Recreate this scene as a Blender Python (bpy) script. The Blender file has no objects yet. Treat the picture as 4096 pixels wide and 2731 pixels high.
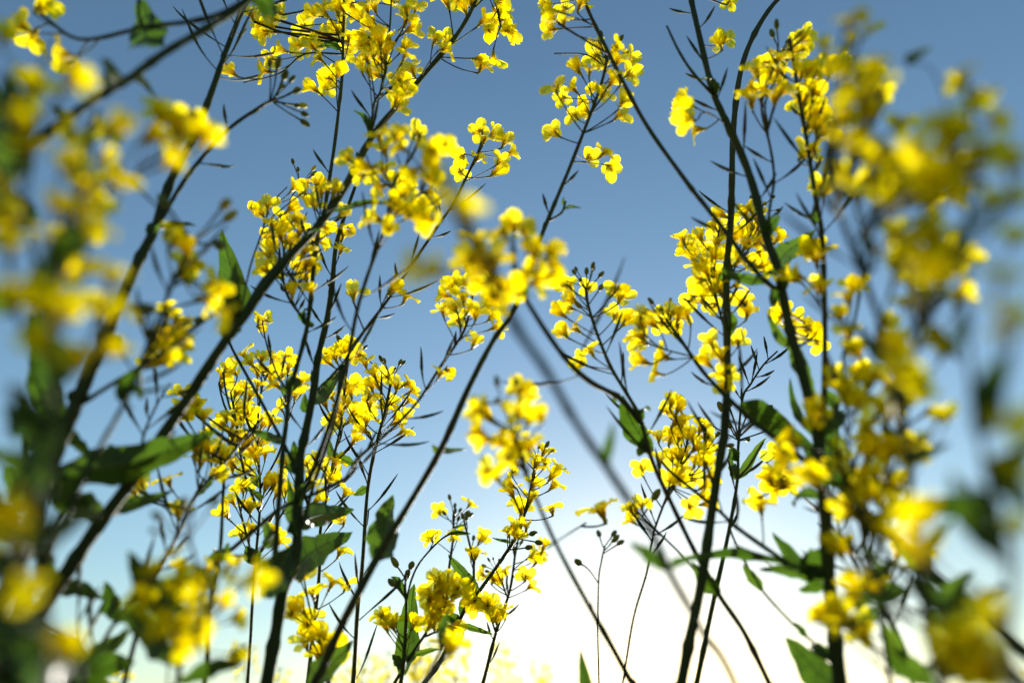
import bpy, math, random
from mathutils import Vector, Matrix, Quaternion
from mathutils import noise as mnoise
rnd = random.Random(7)
R = math.radians
sc = bpy.context.scene
col = sc.collection

# ------------------------------------------------------------------ camera, sky, sun, exposure
PITCH = R(33.0); CAMZ = 0.50
cam_d = bpy.data.cameras.new("camera"); cam = bpy.data.objects.new("camera", cam_d); col.objects.link(cam)
cam.location = (0, 0, CAMZ); cam.rotation_euler = (math.pi/2 + PITCH, 0, 0)
cam_d.lens = 24; cam_d.sensor_width = 36; cam_d.clip_start = 0.01; cam_d.clip_end = 2000
cam_d.dof.use_dof = True; cam_d.dof.focus_distance = 0.53; cam_d.dof.aperture_fstop = 2.5
cam_d.dof.aperture_blades = 0
sc.camera = cam
SUN_EL, SUN_AZ = R(6.2), R(10.5)          # azimuth measured from +Y towards +X
w = bpy.data.worlds.new("World"); sc.world = w; w.use_nodes = True
nt = w.node_tree; nt.nodes.clear()
out = nt.nodes.new("ShaderNodeOutputWorld"); bg = nt.nodes.new("ShaderNodeBackground")
sky = nt.nodes.new("ShaderNodeTexSky"); sky.sky_type = 'NISHITA'; sky.sun_disc = False
sky.sun_elevation = SUN_EL; sky.sun_rotation = SUN_AZ
sky.air_density = 1.3; sky.dust_density = 0.38; sky.ozone_density = 2.9; sky.altitude = 0
nt.links.new(sky.outputs[0], bg.inputs[0]); nt.links.new(bg.outputs[0], out.inputs[0])
bg.inputs[1].default_value = 0.115
sun_d = bpy.data.lights.new("sun", 'SUN'); sun_d.energy = 5.0; sun_d.angle = R(0.6); sun_d.color = (1.0, 0.95, 0.86)
sun = bpy.data.objects.new("sun", sun_d); col.objects.link(sun)
sdir = Vector((math.sin(SUN_AZ)*math.cos(SUN_EL), math.cos(SUN_AZ)*math.cos(SUN_EL), math.sin(SUN_EL)))
sun.rotation_euler = sdir.to_track_quat('Z', 'Y').to_euler()
sc.view_settings.view_transform = 'Standard'; sc.view_settings.look = 'None'
sc.view_settings.exposure = 1.26; sc.view_settings.gamma = 1.0; sc.view_settings.use_curve_mapping = False
sc.cycles.max_bounces = 8; sc.cycles.transparent_max_bounces = 14; sc.cycles.transmission_bounces = 6
sc.cycles.diffuse_bounces = 5

# ------------------------------------------------------------------ materials
def mat(name):
    m = bpy.data.materials.new(name); m.use_nodes = True; t = m.node_tree; t.nodes.clear()
    o = t.nodes.new("ShaderNodeOutputMaterial"); return m, t, o
def ramp(t, fac, stops):
    r = t.nodes.new("ShaderNodeValToRGB"); e = r.color_ramp.elements
    while len(e) < len(stops): e.new(0.5)
    for i, (p, c) in enumerate(stops): e[i].position = p; e[i].color = (*c, 1)
    t.links.new(fac, r.inputs[0]); return r.outputs[0]
def noise(t, scale, detail=3, coord=None, rough=0.55):
    n = t.nodes.new("ShaderNodeTexNoise"); n.inputs['Scale'].default_value = scale; n.inputs['Detail'].default_value = detail
    n.inputs['Roughness'].default_value = rough
    tc = t.nodes.new("ShaderNodeTexCoord"); t.links.new(tc.outputs[coord or 'Object'], n.inputs['Vector']); return n.outputs[0]
def leafy(name, dif, tra, k, rough=0.5, spec=0.3, nscale=60, bump=0.3, bscale=250, gradient=None, thin=0.0):
    """thin plant tissue: reflects on the lit side, glows through on the other"""
    m, t, o = mat(name)
    oi = t.nodes.new("ShaderNodeObjectInfo")
    nz = noise(t, nscale)
    mixv = t.nodes.new("ShaderNodeMath"); mixv.operation = 'MULTIPLY_ADD'
    t.links.new(nz, mixv.inputs[0]); mixv.inputs[1].default_value = 0.6
    sc_ = t.nodes.new("ShaderNodeMath"); sc_.operation = 'MULTIPLY'; t.links.new(oi.outputs['Random'], sc_.inputs[0]); sc_.inputs[1].default_value = 0.4
    t.links.new(sc_.outputs[0], mixv.inputs[2])
    cd = ramp(t, mixv.outputs[0], [(0.15, dif[0]), (0.5, dif[1]), (0.85, dif[2])])
    ct = ramp(t, mixv.outputs[0], [(0.15, tra[0]), (0.5, tra[1]), (0.85, tra[2])])
    if gradient:                       # petals: claw end is deeper orange, kept in uv.y
        uv = t.nodes.new("ShaderNodeUVMap"); sep = t.nodes.new("ShaderNodeSeparateXYZ"); t.links.new(uv.outputs[0], sep.inputs[0])
        g = ramp(t, sep.outputs[1], [(0.0, (1, 1, 1)), (0.22, (0.6, 0.6, 0.6)), (0.5, (0, 0, 0))])
        wv = t.nodes.new("ShaderNodeTexWave"); wv.bands_direction = 'X'; wv.inputs['Scale'].default_value = 5.0
        wv.inputs['Distortion'].default_value = 2.0; wv.inputs['Detail'].default_value = 2
        t.links.new(uv.outputs[0], wv.inputs['Vector'])
        vein = ramp(t, wv.outputs[1], [(0.0, (0.80, 0.76, 0.6)), (0.35, (1, 1, 1))])
        for nm in ('cd', 'ct'):
            mx = t.nodes.new("ShaderNodeMix"); mx.data_type = 'RGBA'
            t.links.new(g, mx.inputs[0]); t.links.new(cd if nm == 'cd' else ct, mx.inputs[6]); mx.inputs[7].default_value = (*gradient, 1)
            ml = t.nodes.new("ShaderNodeMix"); ml.data_type = 'RGBA'; ml.blend_type = 'MULTIPLY'; ml.inputs[0].default_value = 1.0
            t.links.new(mx.outputs[2], ml.inputs[6]); t.links.new(vein, ml.inputs[7])
            if nm == 'cd': cd = ml.outputs[2]
            else: ct = ml.outputs[2]
    p = t.nodes.new("ShaderNodeBsdfPrincipled"); p.inputs['Roughness'].default_value = rough
    p.inputs['Specular IOR Level'].default_value = spec
    tr = t.nodes.new("ShaderNodeBsdfTranslucent")
    t.links.new(cd, p.inputs['Base Color']); t.links.new(ct, tr.inputs[0])
    b = t.nodes.new("ShaderNodeBump"); b.inputs['Strength'].default_value = bump; b.inputs['Distance'].default_value = 0.0006
    t.links.new(noise(t, bscale, 2), b.inputs['Height']); t.links.new(b.outputs[0], p.inputs['Normal']); t.links.new(b.outputs[0], tr.inputs['Normal'])
    mx = t.nodes.new("ShaderNodeMixShader"); mx.inputs[0].default_value = k
    t.links.new(p.outputs[0], mx.inputs[1]); t.links.new(tr.outputs[0], mx.inputs[2])
    if thin:   # a petal is thin enough for some light to pass straight through
        tp = t.nodes.new("ShaderNodeBsdfTransparent"); tp.inputs[0].default_value = (1.0, .90, .12, 1)
        m2 = t.nodes.new("ShaderNodeMixShader"); m2.inputs[0].default_value = thin
        t.links.new(mx.outputs[0], m2.inputs[1]); t.links.new(tp.outputs[0], m2.inputs[2]); t.links.new(m2.outputs[0], o.inputs[0]); return m
    t.links.new(mx.outputs[0], o.inputs[0])
    return m
M_PETAL = leafy("petal_yellow", [(.76, .59, .003), (.84, .71, .004), (.90, .79, .008)],
                [(.90, .72, .002), (.98, .86, .002), (1.0, .92, .003)], 0.80, 0.55, 0.12, 120, 0.25, 500, gradient=(.80, .46, .006), thin=.34)
M_SEPAL = leafy("sepal_yellow_green", [(.42, .36, .02), (.36, .38, .03), (.5, .42, .02)],
                [(.6, .46, .01), (.5, .48, .02), (.62, .5, .02)], 0.4)
M_BUD = leafy("bud_green", [(.10, .13, .02), (.15, .17, .025), (.24, .2, .02)],
              [(.16, .2, .02), (.25, .26, .02), (.36, .3, .02)], 0.2, 0.5, 0.3, 200)
M_LEAF = leafy("leaf_green", [(.012, .028, .007), (.021, .045, .010), (.038, .066, .014)],
                [(.045, .11, .007), (.08, .17, .010), (.13, .22, .013)], 0.38, 0.42, 0.35, 40, 0.7, 140)
M_RIB = leafy("leaf_midrib", [(.12, .17, .05), (.15, .2, .06), (.18, .22, .07)], [(.2, .3, .05), (.22, .34, .06), (.26, .36, .06)], 0.3)
def stem_mat():
    m, t, o = mat("stem_green")
    oi = t.nodes.new("ShaderNodeObjectInfo"); nz = noise(t, 25, 4)
    a = t.nodes.new("ShaderNodeMath"); a.operation = 'MULTIPLY_ADD'; t.links.new(oi.outputs['Random'], a.inputs[0]); a.inputs[1].default_value = .35
    t.links.new(nz, a.inputs[2])
    c = ramp(t, a.outputs[0], [(0.3, (.016, .028, .010)), (0.55, (.030, .046, .014)), (0.8, (.05, .06, .018)), (0.97, (.06, .035, .018))])
    p = t.nodes.new("ShaderNodeBsdfPrincipled"); t.links.new(c, p.inputs['Base Color'])
    p.inputs['Roughness'].default_value = 0.62; p.inputs['Specular IOR Level'].default_value = 0.14
    mp = t.nodes.new("ShaderNodeUVMap"); wv = t.nodes.new("ShaderNodeTexNoise"); wv.inputs['Scale'].default_value = 6
    mpn = t.nodes.new("ShaderNodeMapping"); mpn.inputs['Scale'].default_value = (3, .35, 1)
    t.links.new(mp.outputs[0], mpn.inputs[0]); t.links.new(mpn.outputs[0], wv.inputs['Vector'])
    b = t.nodes.new("ShaderNodeBump"); b.inputs['Strength'].default_value = .5; b.inputs['Distance'].default_value = .0006
    t.links.new(wv.outputs[0], b.inputs['Height']); t.links.new(b.outputs[0], p.inputs['Normal'])
    t.links.new(p.outputs[0], o.inputs[0]); return m
M_STEM = stem_mat()
def ground_mat():
    m, t, o = mat("soil")
    c = ramp(t, noise(t, 3, 8), [(0.3, (.05, .035, .02)), (0.55, (.09, .065, .04)), (0.75, (.06, .08, .03))])
    p = t.nodes.new("ShaderNodeBsdfPrincipled"); p.inputs['Roughness'].default_value = .95
    t.links.new(c, p.inputs['Base Color'])
    b = t.nodes.new("ShaderNodeBump"); b.inputs['Strength'].default_value = 1; b.inputs['Distance'].default_value = .02
    t.links.new(noise(t, 30, 8), b.inputs['Height']); t.links.new(b.outputs[0], p.inputs['Normal']); t.links.new(p.outputs[0], o.inputs[0])
    return m
M_SOIL = ground_mat()

# ------------------------------------------------------------------ mesh helpers
class MB:
    def __init__(s): s.v = []; s.f = []; s.m = []; s.uv = []
    def grid(s, rows, mi=0, close=False, uvs=None):
        b = len(s.v); n = len(rows[0]); R_ = len(rows)
        for r in rows: s.v.extend([tuple(p) for p in r])
        for i in range(R_-1):
            for j in range(n if close else n-1):
                k = (j+1) % n
                s.f.append((b+i*n+j, b+i*n+k, b+(i+1)*n+k, b+(i+1)*n+j)); s.m.append(mi)
                s.uv.append(((j/(n-1 or 1), i/(R_-1)), ((j+1)/(n-1 or 1), i/(R_-1)), ((j+1)/(n-1 or 1), (i+1)/(R_-1)), (j/(n-1 or 1), (i+1)/(R_-1))))
    def tube(s, pts, rads, sides=6, mi=0, cap=True):
        pts = [Vector(p) for p in pts]; n = len(pts); rows = []
        ref = None
        for i in range(n):
            d = (pts[min(i+1, n-1)] - pts[max(i-1, 0)])
            if d.length < 1e-9: d = Vector((0, 0, 1))
            d.normalize()
            if ref is None: ref = d.orthogonal().normalized()
            else:
                ref = ref - d*ref.dot(d)
                ref = ref.normalized() if ref.length > 1e-6 else d.orthogonal().normalized()
            c = d.cross(ref)
            rows.append([pts[i] + (ref*math.cos(a)+c*math.sin(a))*rads[i] for a in [2*math.pi*j/sides for j in range(sides)]])
        b = len(s.v); s.grid(rows, mi, True)
        if cap:
            s.f.append(tuple(b+(n-1)*sides+j for j in range(sides))); s.m.append(mi); s.uv.append(tuple((0, 0) for _ in range(sides)))
            s.f.append(tuple(b+j for j in reversed(range(sides)))); s.m.append(mi); s.uv.append(tuple((0, 0) for _ in range(sides)))
    def mesh(s, name, mats, xf=None):
        me = bpy.data.meshes.new(name)
        vs = [xf @ Vector(p) for p in s.v] if xf else s.v
        me.from_pydata(vs, [], s.f)
        for m in mats: me.materials.append(m)
        me.polygons.foreach_set('material_index', s.m)
        me.polygons.foreach_set('use_smooth', [True]*len(s.f))
        uvl = me.uv_layers.new(name='UVMap'); flat = []
        for f in s.uv:
            for u in f: flat.extend(u)
        uvl.data.foreach_set('uv', flat); me.update(); return me
def add(name, me, parent=None, mw=None):
    o = bpy.data.objects.new(name, me); col.objects.link(o)
    if parent is not None: o.parent = parent
    if mw is not None: o.matrix_basis = mw
    return o
def plant_root(loc, label, group='rapeseed plants in the field'):
    o = bpy.data.objects.new('rapeseed_plant', None); col.objects.link(o); o.location = loc
    o.empty_display_size = .02
    o['label'] = label; o['category'] = 'plant'; o['group'] = group
    return o
def catmull(P, n=6):
    out = []
    Q = [P[0]*2-P[1]] + list(P) + [P[-1]*2-P[-2]]
    for i in range(1, len(Q)-2):
        for k in range(n):
            t = k/n; a, b, c, d = Q[i-1], Q[i], Q[i+1], Q[i+2]
            out.append(0.5*((2*b)+(c-a)*t+(2*a-5*b+4*c-d)*t*t+(3*b-a-3*c+d)*t**3))
    out.append(Q[-2]); return out

# petals: narrow claw then a round blade that bends outwards
def petal_mesh(open_, seed):
    r = random.Random(seed); mb = MB(); rows = []
    L = .0128*(1+r.uniform(-.08, .08)); n = 7; tilt = R(8); x = .0006; z = 0.0; prev = 0
    wmax = .0041*(1+r.uniform(-.1, .12)); curl = r.uniform(-.3, .5); ph = r.uniform(0, 6); skew = r.uniform(-.12, .12)
    us = [0, .16, .32, .5, .68, .86, 1.0]
    for i, u in enumerate(us):
        ang = R(8) + (open_)*min(1, max(0, (u-.22)/.5))**1.2 + curl*max(0, u-.75)
        if i: x += math.sin(ang)*(u-prev)*L; z += math.cos(ang)*(u-prev)*L
        prev = u
        if u < .3: hw = .0007+.0011*(u/.3)
        else: q = (u-.3)/.7; hw = wmax*math.sin(math.pi*min(.5, q*.5+.16)/1.0)*math.sqrt(max(.05, 1-(max(0, q-.45)/.56)**2.2))
        row = []
        for j in range(5):
            v = (j-2)/2
            cup = .0014*v*v*(1 if u > .3 else .4)
            rip = .0007*math.sin(3*v+5*u+ph)*(u > .4)
            tipn = -.0007*(1-abs(v))*(u > .95)          # notch
            ca, sa = math.cos(ang), math.sin(ang)
            row.append(Vector((x - ca*(cup+rip) + sa*tipn, v*hw+skew*u*.004, z + sa*(cup+rip) + ca*tipn)))
        rows.append(row)
    mb.grid(rows); return mb.mesh('petal', [M_PETAL])
PET = {k: [petal_mesh(a, 10*k+s) for s in range(5)] for k, a in enumerate([R(25), R(52), R(74), R(92)])}

FSC = 1.0
def basis(n, spin):
    q = n.to_track_quat('Z', 'Y'); return q @ Quaternion((0, 0, 1), spin)
def make_flower(root, base, a, b, n, s, simple=False):
    """a: foot on the stem, b: flower base, n: axis (world). One part, four petals as its children."""
    q = basis(n, rnd.uniform(0, 6.28)); s *= FSC
    mw = Matrix.Translation(b-base) @ q.to_matrix().to_4x4()
    inv = (Matrix.Translation(b) @ q.to_matrix().to_4x4()).inverted()
    mb = MB(); al = inv @ a; ln = al.length
    end = Vector((0, 0, 0)); c1 = al*.5 + Vector((0, 0, -ln*.13))
    pts = []
    for k in range(6):
        t = k/5; pts.append(al*(1-t)**2 + c1*2*t*(1-t) + end*t*t)
    r0 = .0005 if ln < .04 else .0010
    mb.tube(pts, [r0*s*(1-.25*k/5) + (.0003*s if k == 5 else 0) for k in range(6)], 5, 0)
    mb.tube([(0, 0, 0), (0, 0, .001*s), (0, 0, .0022*s)], [.0007*s, .0012*s, .0008*s], 6, 1)
    op = rnd.choice([0, 1, 1, 2, 2, 2, 3, 3])
    for k in range(4):                         # sepals
        an = math.pi/4+k*math.pi/2; tl = R(rnd.uniform(14, 40)); d = Vector((math.cos(an)*math.sin(tl), math.sin(an)*math.sin(tl), math.cos(tl)))
        sd = Vector((-math.sin(an), math.cos(an), 0))
        rows = [[d*u*.0066*s+sd*v*wd*s+Vector((0, 0, .0006*s)) for v in (-1, 0, 1)] for u, wd in ((0.05, .0006), (.5, .0010), (1, .0001))]
        mb.grid(rows, 1)
    for k in range(6):                         # stamens and pistil
        an = k*math.pi/3+.3; d = Vector((math.cos(an)*.28, math.sin(an)*.28, 1)).normalized()
        h = .0078*s*(1 if k % 3 else .75)
        mb.tube([Vector((0, 0, .001)), d*h*.85], [.00012*s, .00012*s], 3, 1, False)
        mb.tube([d*h*.82, d*h*.95, d*h*1.12], [.0002*s, .00045*s, .0001*s], 4, 2)
    mb.tube([(0, 0, .001*s), (0, 0, .0075*s)], [.0004*s, .0003*s], 4, 0)
    o = add('flower', mb.mesh('flower', [M_STEM, M_SEPAL, M_PETAL]), root, mw)
    for k in range(4):
        if rnd.random() < .03: continue
        p = rnd.choice(PET[max(0, min(3, op+rnd.choice([-1, 0, 0, 0, 1])))])
        m = Matrix.Translation((0, 0, .0012*s)) @ Matrix.Rotation(k*math.pi/2+rnd.uniform(-.14, .14), 4, 'Z') @ Matrix.Rotation(rnd.uniform(-.16, .16), 4, 'X') @ Matrix.Scale(s*rnd.uniform(.92, 1.08), 4)
        add('petal', p, o, m)
    return o
def make_bud(root, base, a, b, s=1.0, yellow=False):
    d = (b-a); n = d.normalized(); q = basis(n, 0)
    inv = (Matrix.Translation(b) @ q.to_matrix().to_4x4()).inverted(); mw = Matrix.Translation(b-base) @ q.to_matrix().to_4x4()
    mb = MB(); al = inv @ a
    mb.tube([al, al*.5+Vector((0.0006, 0, 0)), Vector((0, 0, 0))], [.00045*s, .0004*s, .0005*s], 5, 0)
    L = .0058*s*rnd.uniform(.8, 1.2); Rr = .0017*s
    mb.tube([(0, 0, -.0002), (0, 0, L*.12), (0, 0, L*.35), (0, 0, L*.65), (0, 0, L*.88), (0, 0, L)], [Rr*.3, Rr*.75, Rr, Rr*.92, Rr*.6, Rr*.12], 7, 1)
    add('bud', mb.mesh('bud', [M_STEM, M_SEPAL if yellow else M_BUD]), root, mw)
def make_pod(root, base, a, dirv, L):
    """slender seed pod on its stalk, curving upwards"""
    mb = MB(); d = dirv.normalized(); up = Vector((0, 0, 1)); pts = []; p = a-base; rad = []
    sd = d.orthogonal().normalized()*rnd.uniform(-.5, .5)
    n = 10
    for k in range(n+1):
        t = k/n; pts.append(p.copy()); dd = (d*(1-.3*t)+up*.4*t+sd*.5*math.sin(t*3)).normalized(); p = p+dd*L/n
        rad.append(.00042 if t < .3 else ((.0006 + .00055*math.sin((t-.3)/.55*3.14)) + .0001*math.sin(k*2.7) if t < .85 else .00055*(1-t)/.15+.00018))
    mb.tube(pts, rad, 5, 0); add('seed_pod', mb.mesh('seed_pod', [M_STEM]), root)
def make_leaf(root, base, P0, P1, width, sag=0.0, roll=0.0, view=None, lobes=1.0, seed=0, mid=None):
    r = random.Random(seed); d = P1-P0; L = d.length
    n = 18; mb = MB(); sp = []
    side = d.cross(view if view else Vector((0, -1, .3))).normalized()
    nrm = side.cross(d).normalized()
    q = Quaternion(d.normalized(), roll); side = q @ side; nrm = q @ nrm
    ph = [r.uniform(0, 6) for _ in range(4)]
    for i in range(n+1):
        t = i/n
        sp.append(P0+d*t + nrm*(math.sin(t*math.pi)*sag*L) + side*(math.sin(t*5+ph[0])*.03*L) + Vector((0, 0, -1))*(t*t*abs(sag)*.3*L))
    def prof(t): return max(0.02, (math.sin(math.pi*min(1, t*.93+.07)**.72))**.75)*(0.55+.45*min(1, t*3)) if t < .999 else .02
    rows = []
    for i in range(n+1):
        t = i/n; row = []
        for j in range(9):
            v = (j-4)/4; e = 1 + lobes*(.13*math.sin(17*t+ph[1]+(2 if v > 0 else 0)) + .08*math.sin(34*t+ph[2]+v))*(abs(v) > .4) * abs(v)
            hw = width*.5*prof(t)*e
            fold = abs(v)*.18*width*prof(t)
            rip = (.05*width*math.sin(13*t+ph[3]+3*v)+.03*width*math.sin(29*t+ph[2]-2*v))*abs(v)
            row.append(sp[i]+side*v*hw+nrm*(fold+rip)-base)
        rows.append(row)
    mb.grid(rows, 0)
    mb.tube([sp[i]-nrm*.0004-base for i in range(n)], [max(.0003, width*.028*(1-.85*i/n)) for i in range(n)], 5, 1)
    for sgn in (-1, 1):                        # side veins
        for i in range(3, n-3, 3):
            a_ = sp[i]-base; b_ = rows[min(n, i+2)][4+sgn*3]
            mb.tube([a_-nrm*.0002, (a_+b_)/2+nrm*.1*width*.18, b_-nrm*.0001], [width*.010, width*.008, width*.004], 3, 1, False)
    add('leaf', mb.mesh('leaf', [M_LEAF, M_RIB]), root)

# ------------------------------------------------------------------ places: a sight line met with the upright plane at forward distance Y
F_ = 1568.0
def P(x, y, Y):
    u = (784-y)/F_; r = Vector(((x-1176)/F_, math.cos(PITCH)-math.sin(PITCH)*u, math.sin(PITCH)+math.cos(PITCH)*u))
    return Vector((0, 0, CAMZ)) + r*(Y/r.y)
def depth(p): return p.y*math.cos(PITCH)+(p.z-CAMZ)*math.sin(PITCH)
def proj(p):
    z = depth(p); u = (-p.y*math.sin(PITCH)+(p.z-CAMZ)*math.cos(PITCH))/z
    return (1176+F_*p.x/z, 784-F_*u)
OFF = {c: (774*(i % 3), (0, 515.6, 1031.8)[i//3]) for i, c in enumerate('ABCDEFGHI')}
OFF['Z'] = (0, 0)
def T(tile, x, y):
    if tile == 'Z': return (x, y)
    o = OFF[tile]; return (o[0]+.3421*x, o[1]+.3421*y)

STEM = {}       # id -> dict(root, base, pts, rad, px)
def build_stem(root, base, pts, rads, name, sides=10):
    mb = MB(); n = len(pts); r2 = []
    for i, r in enumerate(rads):
        r2.append(r*(1+.05*math.sin(i*1.3)+.10*mnoise.noise(pts[i]*60)+(.22 if i % 11 == 7 and r > .0012 else 0)))
    mb.tube([p-base for p in pts], r2, sides); add(name, mb.mesh(name, [M_STEM]), root)
def jitter(pts, amp):
    return [p+Vector((mnoise.noise(p*14+Vector((3, 1, 5))), mnoise.noise(p*14+Vector((9, 7, 2))), 0))*amp for p in pts]
def plant(label, sid, px, w0, w1, Y0, Y1, lower_leaves=True):
    n = len(px); acc = [0]
    for i in range(1, n): acc.append(acc[-1]+math.dist(px[i], px[i-1]))
    pts = [P(x, y, Y0+(Y1-Y0)*acc[i]/acc[-1]) for i, (x, y) in enumerate(px)]
    wpx = [w0+(w1-w0)*acc[i]/acc[-1] for i in range(n)]
    # the stem goes on down to the soil
    d = (pts[0]-pts[1]).normalized(); low = [];
    p = pts[0]; z0 = p.z; k = 5
    for i in range(1, k+1):
        h = z0*i/k; sl = max(.6, abs(d.z)); off = Vector((d.x, d.y, 0))/sl*z0*(1-(1-i/k)**1.6)*.35
        low.append(Vector((p.x+off.x, p.y+off.y, z0-h)))
    r0 = wpx[0]/2*depth(pts[0])/F_
    cp = list(reversed(low))+pts
    sm = catmull(cp, 6); nlow = len(low)*6
    rr = []
    for i in range(len(sm)):
        t = i/6
        if t < len(low): rr.append(r0*(1.25-.25*t/len(low)))
        else:
            q = t-len(low); a = min(int(q), n-1); b = min(a+1, n-1); f = q-a
            wv = wpx[a]*(1-f)+wpx[b]*f; rr.append(wv/2*max(.1, depth(sm[i]))/F_)
    for i in range(nlow+1, len(rr)): rr[i] = .5*rr[i]+.5*min(rr[i], rr[i-1]*1.02)
    base = Vector((sm[0].x, sm[0].y, 0)); sm = jitter(sm, .0015)
    root = plant_root(base, label)
    build_stem(root, base, sm, rr, 'stem')
    STEM[sid] = dict(root=root, base=base, pts=sm, rad=rr, px=[proj(p) if depth(p) > .02 else (9e9, 9e9) for p in sm])
    if lower_leaves:
        for i in range(2):
            k = rnd.randint(6, 22); a = rnd.uniform(0, 6.28); a0 = sm[k]; L = rnd.uniform(.10, .16)
            if abs(a0.x) < .12: a = rnd.choice([0, math.pi])+rnd.uniform(-.4, .4)*1.0
            tip = a0+Vector((math.cos(a)*L, abs(math.sin(a))*L, rnd.uniform(-.05, .0)))
            make_leaf(root, base, a0, tip, rnd.uniform(.035, .05), .15, rnd.uniform(-.4, .4), Vector((0, 0, 1)), seed=rnd.randint(0, 999))
def branch(par, sid, px, w0, w1, Y1, bract=True, Ys=None):
    S = STEM[par]
    k = min(range(len(S['pts'])), key=lambda i: math.dist(S['px'][i], px[0]))
    Y0 = S['pts'][k].y; n = len(px); acc = [0]
    for i in range(1, n): acc.append(acc[-1]+math.dist(px[i], px[i-1]))
    pts = [S['pts'][k].copy()]+[P(x, y, Y0+(Y1-Y0)*acc[i]/acc[-1]) for i, (x, y) in list(enumerate(px))[1:]]
    wpx = [w0+(w1-w0)*acc[i]/acc[-1] for i in range(n)]
    sm = catmull(pts, 6)
    rr = []
    for i in range(len(sm)):
        q = i/6; a = min(int(q), n-1); b = min(a+1, n-1); f = q-a
        rr.append((wpx[a]*(1-f)+wpx[b]*f)/2*depth(sm[i])/F_)
    sm = [sm[0]]+jitter(sm[1:], .001)
    build_stem(S['root'], S['base'], sm, rr, 'branch', 8)
    STEM[sid] = dict(root=S['root'], base=S['base'], pts=sm, rad=rr, px=[proj(p) for p in sm])
    if bract:
        a0 = sm[0]; d = (sm[min(3, len(sm)-1)]-sm[0]).normalized()
        sd = Vector((rnd.uniform(-.6, .6), rnd.uniform(-.6, .3), -.2)); tip = a0+(d*.8+sd).normalized()*rnd.uniform(.012, .026)
        make_leaf(S['root'], S['base'], a0, tip, rnd.uniform(.006, .011), .25, rnd.uniform(-.8, .8), None, .4, rnd.randint(0, 999))
def nearest(ids, x, y):
    best = None
    for s in ids:
        S = STEM[s]
        for i, q in enumerate(S['px']):
            d = (q[0]-x)**2+(q[1]-y)**2
            if best is None or d < best[0]: best = (d, s, i)
    return best[1], best[2]
UP = Vector((0, 0, 1))
ALLFL = []; LONG = []
def fl(ids, tile, pts, s=1.0, dy=.02, off=0.0):
    ids = ids.split()
    for (x, y) in pts:
        x, y = T(tile, x, y)
        sid, i = nearest(ids, x, y); S = STEM[sid]
        Y = S['pts'][i].y+off+rnd.uniform(-dy, dy); b = P(x, y, max(.09, Y))
        axis = (S['pts'][min(i+1, len(S['pts'])-1)]-S['pts'][max(0, i-1)]).normalized()
        back = b-axis*.016
        j = min(range(max(0, i-16), min(len(S['pts']), i+8)), key=lambda k: (S['pts'][k]-back).length)
        a = S['pts'][j]; out_ = (b-a)
        if out_.length > .04:                  # a nearer arm of the same plant carries it
            for S2 in [v for v in STEM.values() if v['root'] is S['root']]:
                for k2, q2 in enumerate(S2['pts']):
                    if q2.z > .35 and (q2-back).length < (a-back).length*.8: a = q2; axis = (S2['pts'][min(k2+1, len(S2['pts'])-1)]-S2['pts'][max(0, k2-1)]).normalized()
            out_ = b-a
            if out_.length > .05: LONG.append((sid, round(x), round(y), round(out_.length, 3)))
        if out_.length < .006: a = a-axis*.008; out_ = b-a
        n = (out_.normalized()*.75+UP*.25+axis*.1+Vector((rnd.gauss(0, .38), rnd.gauss(0, .38)-.05, rnd.gauss(0, .3)))).normalized()
        b2 = b-n*.005*s
        make_flower(S['root'], S['base'], a, b2, n, s*rnd.uniform(.88, 1.12))
        ALLFL.append((x, y))
def blob(ids, cx, cy, rx, ry, n, s=1.0, rot=0, dy=.03, off=0.0):
    pts = []
    for _ in range(n):
        a = rnd.uniform(0, 6.28); q = math.sqrt(rnd.random()); u = rx*q*math.cos(a); v = ry*q*math.sin(a); c, s_ = math.cos(R(rot)), math.sin(R(rot))
        pts.append((cx+u*c-v*s_, cy+u*s_+v*c))
    fl(ids, 'Z', pts, s, dy, off)
def buds(sid, n=9, s=1.0, at=None, spread=.013, yellow=.15):
    S = STEM[sid]; i = len(S['pts'])-1 if at is None else nearest([sid], *at)[1]
    p = S['pts'][i]; ax = (p-S['pts'][max(0, i-3)]).normalized(); o1 = ax.orthogonal().normalized(); o2 = ax.cross(o1)
    for k in range(n):
        a = k*2.4; rr_ = spread*math.sqrt((k+.5)/n)*s
        b = p+ax*(.012*s-rr_*.35)+(o1*math.cos(a)+o2*math.sin(a))*rr_
        make_bud(S['root'], S['base'], p-ax*rnd.uniform(0, .004), b, s*rnd.uniform(.7, 1.1), rnd.random() < yellow)
def pxbuds(sid, tile, pts, s=1.0):
    S = STEM[sid]
    for (x, y) in pts:
        x, y = T(tile, x, y); _, i = nearest([sid], x, y+25); a = S['pts'][i]; b = P(x, y, a.y+rnd.uniform(-.006, .006))
        if (b-a).length < .004: a = a-UP*.006
        make_bud(S['root'], S['base'], a, b, s)
def pods(sid, t0, t1, n, L=.04):
    S = STEM[sid]; N = len(S['pts'])
    vis = [i for i in range(N) if -200 < S['px'][i][0] < 2600 and -200 < S['px'][i][1] < 1700]
    for k in range(n):
        i = vis[int((t0+(t1-t0)*(k+rnd.random()*.6)/n)*(len(vis)-2))]; ax = (S['pts'][i+1]-S['pts'][i]).normalized()
        o1 = ax.orthogonal().normalized(); o2 = ax.cross(o1); a = k*2.4+rnd.random()
        d = ax*.9+(o1*math.cos(a)+o2*math.sin(a))
        make_pod(S['root'], S['base'], S['pts'][i]+d.normalized()*S['rad'][i]*.5, d, L*rnd.uniform(.7, 1.25))
LEAFN = [0]
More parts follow.
